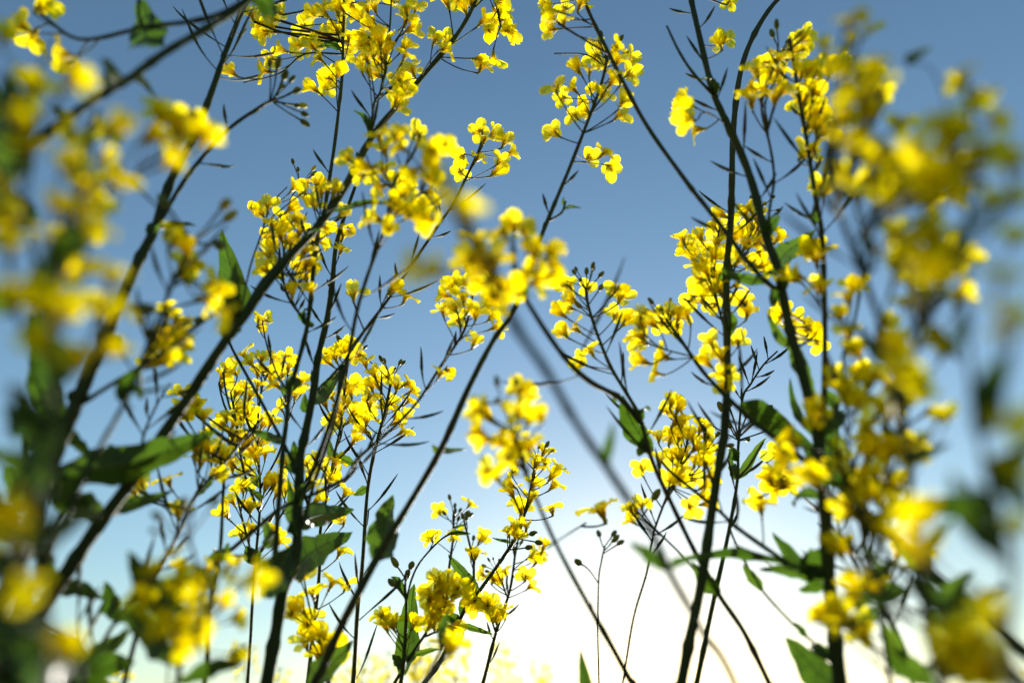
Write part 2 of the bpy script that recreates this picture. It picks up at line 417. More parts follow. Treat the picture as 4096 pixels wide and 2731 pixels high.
def leaf(sid, b, t, wpx, dY=0.0, sag=.08, roll=0.0, lobes=1.0):
    S = STEM[sid]; _, i = nearest([sid], *b); Y = S['pts'][i].y
    a = P(b[0], b[1], Y); tp = P(t[0], t[1], max(.1, Y+dY))
    LEAFN[0] += 1
    if (a-S['pts'][i]).length < .02: a = S['pts'][i].copy()
    else:                                      # a short stalk back to the stem
        mb = MB(); c = (a+S['pts'][i])/2-UP*.004
        mb.tube([S['pts'][i]-S['base'], c-S['base'], a-S['base']], [.0013, .001, .0009], 6); add('leaf_stalk', mb.mesh('leaf_stalk', [M_STEM]), S['root'])
    width = wpx*depth((a+tp)/2)/F_/max(.35, math.cos(roll))
    make_leaf(S['root'], S['base'], a, tp, width, sag, roll, ((a+tp)/2-Vector((0, 0, CAMZ))).normalized(), lobes, LEAFN[0]*7)
# ------------------------------------------------------------------ ground
gm = MB(); N = 40; ext = 400
def gc(i): q = (i/N*2-1); return math.copysign(abs(q)**3, q)*ext
gm.grid([[Vector((gc(j), gc(i), .02*mnoise.noise(Vector((gc(j), gc(i), 0))*.7)-.012)) for j in range(N+1)] for i in range(N+1)])
g = add('ground', gm.mesh('ground', [M_SOIL])); g['kind'] = 'structure'

# ------------------------------------------------------------------ plants, left to right
plant('thick dark stem rising from the left edge, bare and podded at its top', 'P1',
  [(0,1400),(34,1322),(68,1237),(103,1128),(130,1039),(171,936),(205,858),(239,789),(274,700),(322,591),(356,526),(393,410),(445,308),(486,212),(510,147),(523,110),(555,30),(600,-60)], 40.5, 7.9, 0.31, 0.28)
branch('P1', 'P1b', [(345,545),(372,500),(440,390),(520,300),(590,250),(632,228)], 11, 7, .28)
branch('P1', 'P1c', [(171,936),(192,923),(291,861),(342,830),(428,762),(489,724),(520,690)], 12, 6, 0.300)
buds('P1b', 12, 1.25, spread=.016); pods('P1', .80, .98, 12, .06); pods('P1b', .4, .9, 3, .03)
fl('P1c', 'D', [(1190,640),(1120,620),(1200,690),(1180,740),(1050,760),(1030,800),(1060,820),(1160,860),(1200,830),(1130,900),(1060,930),(990,940),(1120,570),(1090,740),(1130,790),(1210,770)], 0.82)
leaf('P1', (118,1115), (500,992), 88, .03, .05, .1, .7)
leaf('P1', (140,985), (62,715), 66, -.03, .06, .2, .6)
leaf('P1', (262,775), (286,790), 26, .0, .2, .3); leaf('P1', (238,790), (222,752), 14, .0, .2, .3)
leaf('P1', (348,515), (452,518), 16, .01, .12, .6); leaf('P1', (150,1050), (20,1165), 60, -.04, .1, .1)
leaf('P1', (66,1240), (-60,1120), 70, -.04, .1, .1); leaf('P1c', (445,742), (470,720), 20, 0, .2, .2)

plant('long slanting stem from lower left corner to top centre, pointed leaf at its joint', 'P2',
  [(-60,1620),(17,1530),(68,1442),(137,1340),(222,1213),(320,1080),(400,960),(520,780),(560,730),(640,620),(760,480),(850,320),(930,225),(1040,90),(1085,20),(1120,-60)], 38.7, 7.9, 0.35, 0.3)
branch('P2', 'P2b', [(852,310),(859,239),(877,205),(887,140),(895,60),(900,-10)], 6, 4, .29)
branch('P2', 'P2c', [(550,735),(575,618),(602,536),(625,470),(660,430)], 5, 3, .36)
branch('P2', 'P2d', [(548,745),(600,650),(660,585),(720,522),(780,440)], 8, 5, .33)
branch('P2', 'P2e', [(700,545),(745,490),(800,470),(893,468)], 4, 3, .30)
branch('P2', 'P2f', [(1090,20),(1130,-10),(1150,60),(1145,20)], 4, 3, .30, False)
fl('P2b P2', 'B', [(20,50),(100,40),(200,60),(250,50),(170,130),(230,150),(220,190),(160,310),(210,300),(290,290),(350,280),(240,360),(330,360),(160,450),(210,480),(270,510),(280,440),(390,10),(470,70),(530,50),(460,150),(490,200),(740,20),(830,10),(860,70),(900,20),(450,320),(460,370),(510,480),(420,540),(470,560),(440,600),(660,270),(740,270),(730,330),(400,680),(400,720),(200,400),(300,400),(190,250)], 1.05)
fl('P2f P2', 'B', [(980,150),(1060,80),(1110,80),(1110,140),(1130,210),(1020,210),(1170,220),(1070,150),(1090,20),(940,400),(970,450),(1050,390)], 1.05)
fl('P2d P2c', 'A', [(1700,1400),(1800,1380),(1970,1270),(2060,1220),(2130,1240),(2160,1290),(2110,1380),(1940,1410),(1880,1450),(1910,1510),(1830,1520),(2240,1300),(2290,1440),(2180,1520),(2340,1540),(1980,1480),(1760,1440),(2040,1300)], .9)
pods('P2', .62, .78, 5, .03); pods('P2d', .3, .8, 4, .03); pods('P2b', .05, .5, 6, .022)
leaf('P2', (545,770), (524,524), 66, .03, .05, .1, .5); leaf('P2', (548,755), (538,600), 34, -.02, -.06, .3, 1.0)
leaf('P2', (545,785), (560,700), 42, 0, .15, .1, .2); leaf('P2', (770,475), (893,466), 14, -.02, .06, .3, 1.0)
leaf('P2', (235,1205), (400,1118), 34, .03, .05, .2, .4); leaf('P2', (235,1200), (160,1130), 60, -.02, .1, .2, .8)
leaf('P2', (545,780), (505,745), 30, 0, .15, .3, .4); leaf('P2', (-20,1590), (310,1525), 110, .0, .05, .1, .9)
leaf('P2', (100,1400), (-60,1500), 60, -.03, .1, .1, .9)

leaf('P2', (60,1455), (235,1560), 90, .03, .06, .1, .9); leaf('P2', (20,1530), (-70,1440), 90, .0, .06, .1, .9); leaf('P2', (10,1540), (130,1590), 90, .0, .06, .1, .9)
leaf('P2', (135,1345), (235,1375), 40, .03, .1, .2, .9); leaf('P1', (108,1120), (225,1190), 66, .03, .1, .2, .9); leaf('P1', (132,1040), (50,950), 66, .0, .1, .2, .9)
leaf('P1', (100,1140), (10,1070), 66, .0, .1, .2, .9); leaf('P1', (60,1260), (130,1290), 40, .02, .1, .2, .9); leaf('P1', (150,980), (215,1060), 30, .03, .1, .2, .9)
leaf('P2', (90,1420), (10,1370), 56, -.02, .1, .2, .9)
branch('P2', 'P2g', [(140,1335),(90,1200),(60,1080),(55,980)], 9, 5, .30); branch('P2', 'P2h', [(320,1082),(330,1000),(360,930),(390,880)], 7, 4, .34)
pods('P2g', .2, .9, 6, .035); pods('P2h', .2, .9, 6, .03)

plant('leaning stem with hanging flowers and a plump orange bud, left of the pointed leaf', 'S16',
  [(0,1540),(90,1330),(170,1150),(239,1012),(267,960),(301,885),(318,841),(342,772),(393,652),(420,590),(440,545)], 18, 6, .30, .25)
branch('S16', 'S16b', [(395,650),(440,640),(480,680)], 5, 3, 0.240, False)
branch('S16', 'S16c', [(318,845),(322,880),(324,912)], 7, 11, 0.290)
fl('S16 S16b', 'D', [(1120,60),(1170,120),(1250,200),(1250,280),(1200,330),(1300,300),(1420,400),(1460,460),(1510,580),(1380,500)], 0.90)
buds('S16', 5, 1.6, spread=.02, yellow=.5); buds('S16', 8, 1.0, at=(345,765)); pods('S16', .5, .9, 8, .03)
leaf('S16', (322,905), (410,885), 10, 0, -.1, .6, .6); leaf('S16', (290,885), (322,905), 20, 0, .1, .3)

plant('dark stem arching across the top left corner with a black leaf at its joint', 'S3',
  [(-260,720),(-100,490),(0,400),(86,328),(164,270),(257,209),(308,178),(342,150),(393,113),(479,62),(547,20),(600,-30)], 26.0, 15.0, 0.19, 0.2)
branch('S3', 'S3b', [(575,0),(480,40),(330,62),(180,90),(90,30)], 12, 8, .22)
leaf('S3', (300,195), (245,165), 62, -.02, .1, .2, .6); leaf('S3', (310,180), (365,222), 18, .02, .1, .2)
leaf('S3b', (318,0), (332,96), 80, -.02, .1, .1, .6); leaf('S3', (30,380), (-30,150), 90, .0, .1, .1, .8)
leaf('S3', (0,400), (40,520), 80, -.02, .1, .1, .8); leaf('S3b', (600,-5), (640,25), 60, 0, .1, .2)
leaf('S3', (160,275), (120,240), 30, 0, .1, .2)
fl('S3b', 'A', [(300,10),(150,180),(230,230),(270,60),(440,370),(470,420)], 1.0)

plant('upright blurred stem hung with large flowers down the left edge of the view', 'S4',
  [(110,1650),(115,1300),(122,1000),(130,700),(135,600),(160,480),(200,330),(225,250)], 15.0, 8.0, 0.2, 0.155)
branch('S4', 'S4b', [(130,720),(90,620),(50,400),(60,220),(130,90)], 9, 6, 0.136)
branch('S4', 'S4c', [(122,850),(50,740),(20,560),(5,470)], 8, 5, 0.144)
branch('S4', 'S4d', [(122,900),(200,800),(240,720),(255,670)], 8, 5, 0.176)
branch('S4', 'S4e', [(128,640),(200,480),(330,380),(400,300)], 7, 4, 0.192)
fl('S4', 'A', [(620,850),(720,890),(790,880),(480,890),(480,1050),(510,1110),(440,1150),(700,1060),(780,1150),(820,1230),(740,1200),(640,1240),(560,1290),(600,1340),(520,1420),(570,1430),(640,1380),(360,1390),(410,1400),(620,1550),(600,960),(560,1180)], 0.62, .03)
fl('S4e', 'A', [(1060,770),(1090,800),(1290,770),(1180,880),(1240,900),(1200,940),(1360,950),(1340,910),(1150,1030),(1130,1100),(1000,930)], 0.82)
fl('S4b S4c', 'A', [(480,530),(510,560),(20,250),(190,560),(240,600),(170,780),(130,850),(170,960),(210,1000),(60,1230),(30,1540),(60,1480)], 0.72, .01)
fl('S4 S4c S4d', 'D', [(50,90),(60,160),(290,70),(440,60),(620,70),(440,320),(390,310),(430,350),(580,280),(540,320),(750,390),(300,520),(400,530),(450,550),(420,640),(370,600),(640,550),(700,540),(720,610),(830,560),(560,900),(500,920),(320,830),(750,840),(720,860),(780,820),(120,470),(60,500)], 0.62, .03)
leaf('S4', (122,1010), (20,880), 60, -.02, .1, .1, .9); leaf('S4', (124,960), (60,1090), 60, .0, .1, .1, .9)
leaf('S4', (130,720), (40,760), 44, .0, .1, .3, .9); leaf('S4', (118,1200), (-20,1260), 60, .0, .1, .3, .9)

leaf('S4', (126,900), (95,700), 60, .02, .1, .1, .6); leaf('S4c', (45,720), (-40,640), 60, 0, .1, .2, .9); leaf('S4b', (52,400), (-30,330), 80, 0, .1, .1, .8)
leaf('S4b', (56,330), (10,150), 80, 0, .1, .1, .8); leaf('S4', (118,1090), (-30,1020), 70, 0, .1, .1, .9); leaf('S4', (116,1250), (230,1160), 50, 0.02, .1, .2, .9)
leaf('S4', (113,1480), (-60,1400), 80, 0, .1, .1, .9); leaf('S4', (112,1560), (250,1480), 80, 0.02, .1, .1, .9); leaf('S4', (112,1600), (20,1500), 90, 0.02, .1, .1, .9)

plant('blurred stem low at the left edge with a few pale yellow flowers', 'S45',
  [(90,1660),(110,1450),(75,1330),(40,1220),(20,1150)], 10.0, 6.0, 0.19, 0.16)
fl('S45', 'G', [(180,900),(130,1000),(220,950),(400,1350),(390,1390),(450,1310),(40,430),(80,470),(130,600),(60,640)], 0.5)

plant('stem carrying the blurred mass of yellow flowers at the lower left', 'S44',
  [(390,1650),(425,1500),(440,1380),(450,1290),(430,1230)], 12.0, 6.0, 0.33, 0.28)
branch('S44', 'S44b', [(432,1470),(490,1380),(500,1290)], 6, 4, 0.288); branch('S44', 'S44c', [(432,1480),(350,1350),(330,1290)], 8, 5, 0.288)
fl('S44 S44b', 'G', [(1170,700),(1200,820),(1220,800),(1250,870),(1320,850),(1400,800),(1440,760),(1290,930),(1350,950),(1400,900),(1250,1000),(1300,1020),(1360,1010),(1400,1050),(1200,980),(1540,780),(1530,820),(1600,760),(1730,790),(1700,830),(1720,900),(1490,1020),(1510,1050),(1020,820),(1100,1150),(1060,1180),(1160,1200),(1240,1170),(1320,1150),(1380,1130),(1280,1230),(1200,1270),(1290,1290),(1230,1330),(1160,1290),(1340,1240),(1600,1110),(1580,1150),(1560,1370),(1570,1400),(1180,900),(1350,880),(1310,1090),(1180,1080)], .56, .06)
fl('S44c', 'G', [(930,1010),(980,980),(1000,840)], 0.72)
leaf('S44', (330,1420), (290,1260), 60, -.02, .1, .2, 1.0); leaf('S44', (360,1500), (270,1400), 50, 0, .1, .2, 1.)
leaf('S44', (420,1560), (560,1520), 40, 0, .1, .2, 1.)

plant('thin podded stem slanting up to the crowded flowers left of centre', 'S35',
  [(280,1580),(342,1357),(376,1292),(411,1223),(445,1145),(479,1100),(523,1049),(560,1000),(600,960)], 13, 6, .38, .40)
fl('S35', 'D', [(1320,1210),(1370,1290),(1240,1280),(1400,1500),(1320,1520),(1450,1540),(1220,1130),(1220,1290),(1200,1250),(1310,1260),(1380,1440)], .95)
fl('S35', 'G', [(1320,20),(1400,20),(1480,60),(930,260),(900,290),(950,230),(1130,210),(1200,430),(1450,170),(1350,90)], .95)
pods('S35', .3, .95, 10, .035); leaf('S35', (440,1150), (500,1090), 16, 0, .1, .3)

plant('slender stem forking at a dark joint, long arm reaching flowers above the centre', 'S18',
  [(469,1568),(479,1425),(499,1323),(510,1275),(527,1268),(595,1210),(650,1165),(735,1128),(804,1090),(825,1049),(904,981),(962,919),(1013,841),(1065,762),(1082,694),(1090,655)], 12, 6, .42, .38)
branch('S18', 'S18b', [(508,1290),(510,1237),(513,1083),(520,1040),(545,980)], 9, 5, .44)
branch('S18', 'S18c', [(515,1270),(560,1275),(605,1255),(640,1210)], 6, 5, .4)
fl('S18', 'E', [(800,400),(870,400),(930,440),(740,480),(850,500),(710,580),(800,570),(890,580),(930,610),(820,650),(1040,620),(1060,690),(920,800),(740,980),(700,1000),(1010,500),(1030,530),(770,430)], .95)
pods('S18', .45, .9, 9, .03); leaf('S18', (513,1270), (500,1290), 22, 0, .2, .2)
fl('S18b', 'D', [(1490,1030),(1520,980),(1500,1340),(1570,1340),(1550,1400),(1600,1420),(1520,1290)], .9)

plant('hidden stem inside the dense yellow flowers left of the thick central stem', 'S34',
  [(560,1620),(585,1330),(600,1150),(590,1000),(600,900),(620,850)], 8, 4, .52, .47)
branch('S34', 'S34b', [(600,1180),(560,1080),(540,960),(530,900)], 6, 4, .46); branch('S34', 'S34c', [(598,1120),(640,1040),(660,960),(650,880)], 6, 4, .48)
branch('S34', 'S34d', [(590,1280),(560,1200),(545,1140)], 6, 4, .48); branch('S34', 'S34e', [(592,1300),(650,1180),(720,1080),(745,1040)], 6, 4, .5)
fl('S34 S34b S34c', 'D', [(1640,880),(1680,930),(1760,900),(1830,910),(1930,890),(1500,1070),(1570,990),(1730,1000),(1790,980),(1850,960),(1940,960),(1900,1010),(1730,1080),(1650,1100),(1590,1130),(1680,1150),(2020,1060),(2030,1110),(1980,1150),(1880,1230),(1650,1200),(1660,1270),(1620,1300),(1680,1300),(1770,1340),(1750,1480),(1700,1540),(1680,1440),(1820,1040),(1860,1080),(1600,1240),(1560,1470),(1630,1500),(1820,1330)], 1.0)
fl('S34 S34d S34e', 'G', [(1560,90),(1640,100),(1660,150),(1720,60),(1700,30),(1780,30),(1560,120),(1640,240),(1630,270),(1690,390),(1660,380),(1560,350),(1520,440),(1840,230),(1900,210),(1920,270),(1790,250),(1860,300),(1620,570),(1690,540),(1930,100),(2060,100),(2080,150),(2120,60),(2150,120),(2130,340),(2090,240),(1880,620),(1840,560)], 1.0)
pods('S34', .3, .7, 6, .03)

plant('thick central-left stem with a broad lit leaf low on it and several arms', 'S6',
  [(600,1620),(609,1568),(633,1442),(650,1357),(681,1271),(684,1150),(688,1050),(691,1029),(718,909),(729,824),(749,738),(763,652),(773,567),(790,505),(815,430)], 32.4, 7.2, 0.42, 0.38)
branch('S6', 'S5', [(650,1360),(632,1300),(636,1237),(647,1049),(657,960),(664,902),(681,841),(705,748),(722,601),(735,516),(746,479),(763,359),(777,240),(787,154),(790,68),(792,-20)], 14, 6, .31)
branch('S5', 'S5b', [(705,750),(664,687),(650,632),(655,560),(665,470),(690,420)], 7, 3, .36)
branch('S6', 'S5c', [(688,1100),(645,1010),(582,892),(534,800),(520,760)], 9, 6, .40)
branch('S5', 'S5d', [(664,902),(640,870),(615,800),(603,735)], 5, 3, .42)
branch('S6', 'S19', [(684,1225),(698,1196),(718,1117),(746,1032),(770,950),(784,850),(818,786),(877,707),(914,652),(1000,526),(1041,469),(1078,397),(1100,350)], 10, 6, .36)
branch('S6', 'S20', [(686,1160),(725,1060),(760,960),(795,840),(818,728),(842,646),(877,550),(890,506),(904,421),(945,359),(965,310)], 12, 7, .27)
branch('S20', 'S20b', [(905,430),(860,400),(830,340)], 4, 3, .28, False); branch('S20', 'S20c', [(890,510),(960,450),(1000,370)], 5, 3, .26, False)
fl('S5b', 'D', [(1830,40),(1810,100),(1830,160),(1810,210),(1790,310),(1830,340),(1930,110),(1960,120),(1900,40),(2080,130),(2040,190),(2090,240),(2060,270),(2060,310),(1990,280),(2010,320),(2060,360),(1960,460),(2090,450),(2150,110),(2110,80),(2020,50),(1880,80),(1970,200)], .95)
fl('S6', 'D', [(2290,100),(2290,170),(2200,50),(2300,60)], .95); fl('S5d', 'D', [(1740,640),(1740,690),(1790,650)], .8)
fl('S5', 'A', [(1690,100),(1760,160),(1850,140),(1790,220),(1880,90),(2040,180),(2120,100),(2180,90),(2020,310),(2100,320),(2140,390),(2270,80),(2320,60),(2330,280),(2110,600),(2190,590),(2240,500),(2210,530),(2260,200),(2180,260)], 1.05, .02)
fl('S5', 'B', [(10,100),(80,250),(30,210),(70,340),(10,500)], 1.0)
branch('S5', 'S5e', [(786,130),(700,125),(640,170),(560,190)], 5, 3, .30); fl('S5e', 'A', [(1900,340),(1830,400),(1790,480),(1560,490)], 1.0)
fl('S19', 'B', [(960,880),(1040,910),(1120,960),(840,1050),(1160,1030),(1090,1090),(950,1060),(830,1150),(1060,1160),(990,930)], 1.0)
fl('S19', 'E', [(370,440),(460,490),(110,470)], 1.1, .01)
fl('S20 S20b S20c', 'Z', [(870,315),(911,315),(959,308),(921,339),(883,345),(993,349),(979,376),(1020,342),(849,383),(832,404),(883,397),(877,428),(921,421),(924,452),(983,411),(986,441),(966,472),(945,496),(866,503),(911,489),(976,499),(894,527),(996,506),(800,365),(950,395),(905,470)], .95, .03)
buds('S5b', 6); pods('S5', .45, .75, 10, .026); pods('S19', .55, .85, 8, .03); pods('S6', .5, .85, 10, .028); pods('S5b', .1, .6, 8, .028); pods('S20', .3, .7, 6, .04); pods('S5d', .2, .7, 5, .02)
leaf('S6', (655,1315), (806,1213), 78, .05, .06, .15, .9); leaf('S6', (680,1255), (600,1362), 72, -.04, .08, .2, .9)
leaf('S6', (690,1215), (812,1160), 54, .05, .05, .35, .7); leaf('S6', (722,925), (795,843), 36, .03, .06, .2, .4)
leaf('S6', (705,940), (700,900), 26, 0, .2, .2, .4); leaf('S6', (690,1075), (672,1010), 30, 0, .1, .2, .4); leaf('S6', (686,1200), (660,1090), 26, .02, .1, .3, .4)
leaf('S5', (655,1010), (560,975), 22, .03, .08, .4, .8); leaf('S5', (640,1250), (600,1180), 30, .03, .1, .3, .8)
leaf('S5', (705,750), (722,745), 16, 0, .3, .2, .4); leaf('S5', (664,902), (640,880), 14, 0, .3, .2, .4)

plant('thin upright stem behind the lit broad leaf, flowers massed at its top', 'S33',
  [(705,1568),(732,1340),(735,1220),(749,1145),(766,1049),(785,960),(793,880),(800,820)], 10, 4, .52, .46)
fl('S33', 'E', [(70,840),(120,1070),(90,1130),(110,1270),(60,1080),(20,1250),(50,1180),(90,1320),(150,1370),(120,1450),(20,880)], 1.0)
fl('S33', 'D', [(2190,880),(2210,930),(2250,900),(2310,860),(2330,830),(2280,1290),(2260,1340),(2180,1200),(2220,1150),(2320,1210)], 1.0)
fl('S33', 'G', [(2250,80),(2240,170),(2220,200),(2250,100),(2320,300),(2300,480),(2280,690),(2320,920)], .95)
buds('S33', 8); pods('S33', .3, .7, 10, .03)
leaf('S33', (800,1050), (758,1003), 24, .02, .08, .3, .6); leaf('S33', (768,1050), (820,1065), 22, 0, .1, .3, .5)

plant('slim stem with a raceme of sharp sunlit flowers, right of the central-left stem', 'S32',
  [(812,1568),(822,1408),(832,1305),(846,1117),(866,1011),(884,945),(894,902),(902,865)], 11, 6, .52, .46)
fl('S32', 'E', [(190,930),(250,1010),(340,1020),(400,1090),(470,1070),(500,1120),(220,1150),(220,1210),(480,1180),(360,1210),(330,1240),(180,1270),(200,1320),(180,1380),(400,1280),(460,1300),(400,1330),(440,1390),(150,880),(230,1090),(270,1080)], 1.0)
buds('S32', 5, at=(860,830)); pods('S32', .35, .75, 10, .035); pods('S32', .05, .35, 6, .04)
leaf('S32', (838,1130), (812,1135), 20, 0, .1, .3, .5)

plant('small blurred plant with yellow flowers behind the straight stem, lower left of centre', 'S46',
  [(765,1650),(745,1500),(715,1400),(700,1330)], 7, 4, .50, .46)
fl('S46', 'G', [(1960,1100),(2030,1080),(2080,1120),(2000,1060),(2100,960),(2230,900),(2050,1300),(2080,1260),(2170,1250),(2240,1300),(2200,1400),(2250,1340),(2230,1440),(2140,1380),(2020,860),(2070,1180),(2180,1330)], 1.1)

plant('long straight stem from bottom left of centre to the flower head near the top', 'S7',
  [(700,1620),(735,1538),(774,1452),(866,1285),(904,1220),(1010,1039),(1082,885),(1133,782),(1181,707),(1236,563),(1250,527),(1280,452),(1314,369),(1362,246),(1383,185),(1395,130)], 21.2, 6.4, 0.42, 0.3)
branch('S7', 'S7b', [(1395,160),(1350,128),(1275,125)], 4, 3, .29, False)
fl('S7', 'B', [(1760,320),(1880,320),(1960,400),(1620,470),(1700,470),(1800,440),(1960,500),(1840,560),(1740,590),(1790,640),(1910,700),(1890,780),(1470,600),(1520,660),(1590,600),(1600,780),(1650,700),(1680,760),(1470,900),(1690,1060),(1790,1030),(1830,1120),(1740,380),(1880,420),(1900,520)], .98)
pods('S7', .64, .80, 3, .02)
leaf('S7', (868,1285), (908,1135), 72, .03, .06, .2, .9); leaf('S7', (872,1290), (888,1250), 30, 0, .2, .2, .3)
leaf('S7', (1008,1040), (1072,1028), 14, .02, .1, .3, .6); leaf('S7', (1008,1040), (994,1018), 16, 0, .2, .3, .6)
leaf('S7', (700,1590), (812,1462), 56, .02, .1, .3, .7)
branch('S7', 'S7c', [(1262,515),(1290,488),(1300,460)], 6, 5, .32, False); leaf('S7c', (1300,480), (1336,474), 9, 0, .3, .2, .3); leaf('S7c', (1300,470), (1294,450), 9, 0, .2, .2, .3)

plant('very blurred bare stem close to the lens, slanting over the centre from lower right', 'S9',
  [(1700,1600),(1616,1459),(1586,1405),(1540,1320),(1499,1223),(1458,1162),(1400,1073),(1321,960),(1253,851),(1178,748),(1113,600),(1065,516),(1034,445),(1015,400)], 15.0, 24.0, 0.34, 0.13)
fl('S9', 'E', [(560,310),(690,320)], .75, .01); fl('S9', 'B', [(880,1480),(830,1430),(700,1240)], .75, .01)
leaf('S9', (1400,1075), (1408,965), 26, .0, .08, .3, .3); leaf('S9', (1527,1300), (1445,1240), 34, .0, .1, .2, .9)
leaf('S9', (1527,1310), (1600,1275), 22, .0, .1, .2, .9); leaf('S9', (1400,1080), (1395,1050), 24, .0, .2, .2, .3)

plant('stem sweeping from bottom right to flowers right of centre, thick green joint halfway', 'S8',
  [(1790,1620),(1767,1568),(1709,1453),(1647,1364),(1592,1264),(1548,1169),(1500,1060),(1470,960),(1440,905),(1400,834),(1356,714),(1345,660)], 14, 7, .44, .37)
branch('S8', 'S8b', [(1475,970),(1425,915),(1356,875),(1297,817),(1208,687),(1185,640),(1178,570)], 14, 11, .25)
branch('S8b', 'S8d', [(1200,680),(1130,650),(1090,610)], 7, 4, .25, False); branch('S8b', 'S8e', [(1190,650),(1240,610),(1270,580)], 6, 4, .25, False)
branch('S8', 'S31', [(1647,1364),(1599,1316),(1561,1271),(1475,1186)], 6, 5, .44)
fl('S8', 'E', [(1560,420),(1690,430),(1880,430),(1900,500),(1590,510),(1560,560),(1510,600),(1530,740),(1600,700),(1870,610),(1930,660),(1700,850),(1640,930),(1520,390)], 1.0)
fl('S8b S8d S8e', 'E', [(1120,60),(1190,30),(1260,60),(930,110),(930,230),(900,250),(960,320),(1060,250),(1030,360),(1010,300),(1100,420),(1150,440),(1220,460),(1330,190),(1420,200),(1340,280),(1310,330),(1440,270),(1270,370),(1330,390),(1240,480),(1430,350),(1050,500),(1020,440)], .95, .02)
fl('S31', 'H', [(1970,410),(2050,370),(1980,480),(2010,420)], .85)
pods('S8', .5, .9, 8, .035); pods('S8b', .4, .5, 2, .06)
pxbuds('S8', 'E', [(1760,440),(1640,560)], 1.1); pxbuds('S31', 'H', [(2120,340)], 1.5)
leaf('S8', (1488,1040), (1430,905), 54, -.02, .07, .4, .3); leaf('S8', (1478,1010), (1466,1045), 26, 0, .2, .2, .2)
leaf('S8b', (1190,700), (1195,610), 26, 0, .1, .2, .3); leaf('S8b', (1430,915), (1405,905), 24, 0, .2, .2, .3)

plant('stem from the bright glow at the bottom, blurred flowers on top below the centre', 'S10',
  [(1475,1620),(1444,1552),(1355,1394),(1273,1244),(1222,1128),(1191,1032),(1167,960),(1147,926)], 15, 6, .44, .30)
branch('S10', 'S10b', [(1273,1244),(1310,1222),(1345,1200)], 4, 4, .42, False)
branch('S10', 'S10c', [(1175,990),(1130,960),(1100,930)], 4, 3, .31, False)
fl('S10 S10c', 'E', [(1230,1130),(1300,1170),(960,1260),(1020,1300),(970,1400),(1010,1440),(1220,1270),(1290,1310),(1370,1300),(1110,1470),(1190,1440),(1180,1500),(1290,1500),(1240,1540)], .9)
fl('S10', 'H', [(1010,150),(1080,200),(1150,60),(1200,90),(1250,0)], .9); fl('S10b', 'H', [(1770,420)], 1.5, 0)
pxbuds('S10', 'E', [(1080,1090),(1190,1080),(940,1200),(980,1210),(1090,1200)], .9)
leaf('S10', (1270,1250), (1250,1258), 8, 0, .1, .2, .3); leaf('S10', (1372,1420), (1356,1380), 8, 0, .1, .2, .3)

plant('slim stem with a neat round flower head against pale sky just below centre', 'S11',
  [(940,1620),(972,1568),(1013,1511),(1065,1401),(1099,1357),(1178,1247),(1202,1193),(1226,1100),(1238,1055)], 12, 6, .62, .52)
branch('S11', 'S14', [(1085,1375),(1088,1300),(1084,1271),(1068,1203),(1062,1180)], 7, 4, .60)
branch('S11', 'S13', [(1045,1440),(1030,1401),(1027,1346),(1041,1237),(1041,1180)], 7, 5, .60)
fl('S11', 'H', [(1390,20),(1400,80),(1340,90),(1330,130),(1180,150),(1480,130),(1450,240),(1320,240),(1170,240),(1170,290),(1220,380),(1240,410),(1440,400),(1300,330),(1440,180)], 1.1)
fl('S11', 'H', [(1180,520),(1240,560),(1270,520),(1150,560),(1200,590)], .9)
fl('S13', 'H', [(690,420),(890,370),(630,600),(800,570),(780,600)], .9)
fl('S14', 'H', [(960,610),(990,590),(900,720),(930,710)], .95)
pxbuds('S13', 'H', [(760,340),(790,390),(820,420),(855,440),(885,450),(810,480),(790,440),(730,440)], 1.0)
pxbuds('S14', 'H', [(850,470),(870,480),(880,455),(915,610)], 1.0); pxbuds('S11', 'H', [(1290,570),(1330,620),(1265,660),(1250,60)], 1.3)
leaf('S11', (1085,1362), (1033,1268), 34, .02, .06, .25, .5); leaf('S11', (1060,1420), (1075,1360), 22, 0, .1, .3, .4)
leaf('S14', (1064,1205), (1040,1210), 10, 0, .2, .3, .6); leaf('S11', (1045,1440), (1020,1450), 12, 0, .2, .3)
leaf('S11', (1048,1445), (1135,1450), 14, 0, -.1, .4, .7); leaf('S11', (1178,1250), (1130,1230), 8, 0, .15, .3, .4)

plant('small plant with short-stalked flowers, right of the pointed leaf low in the centre', 'S12',
  [(1095,1620),(1111,1562),(1140,1452),(1171,1357),(1184,1271),(1190,1243)], 10, 5, .64, .60)
branch('S12', 'S12b', [(1168,1370),(1150,1330),(1140,1310)], 4, 3, .6, False); branch('S12', 'S12c', [(1140,1455),(1120,1400),(1095,1370)], 5, 4, .56, False)
fl('S12', 'H', [(1380,690),(1390,650),(1310,720),(1340,750),(1265,860),(1300,920)], 1.0); fl('S12b', 'H', [(1130,820),(1060,880),(1040,860),(980,840),(1100,870)], .95)
fl('S12c', 'H', [(900,990),(950,1040),(930,1010),(1040,1080),(1060,1110),(1070,1150),(1120,1090),(1010,1050)], 1.15)
pxbuds('S12', 'H', [(1215,600),(1230,640),(1180,640),(1190,690)], 1.0); pods('S12', .3, .8, 5, .02); buds('S12b', 5, .8)

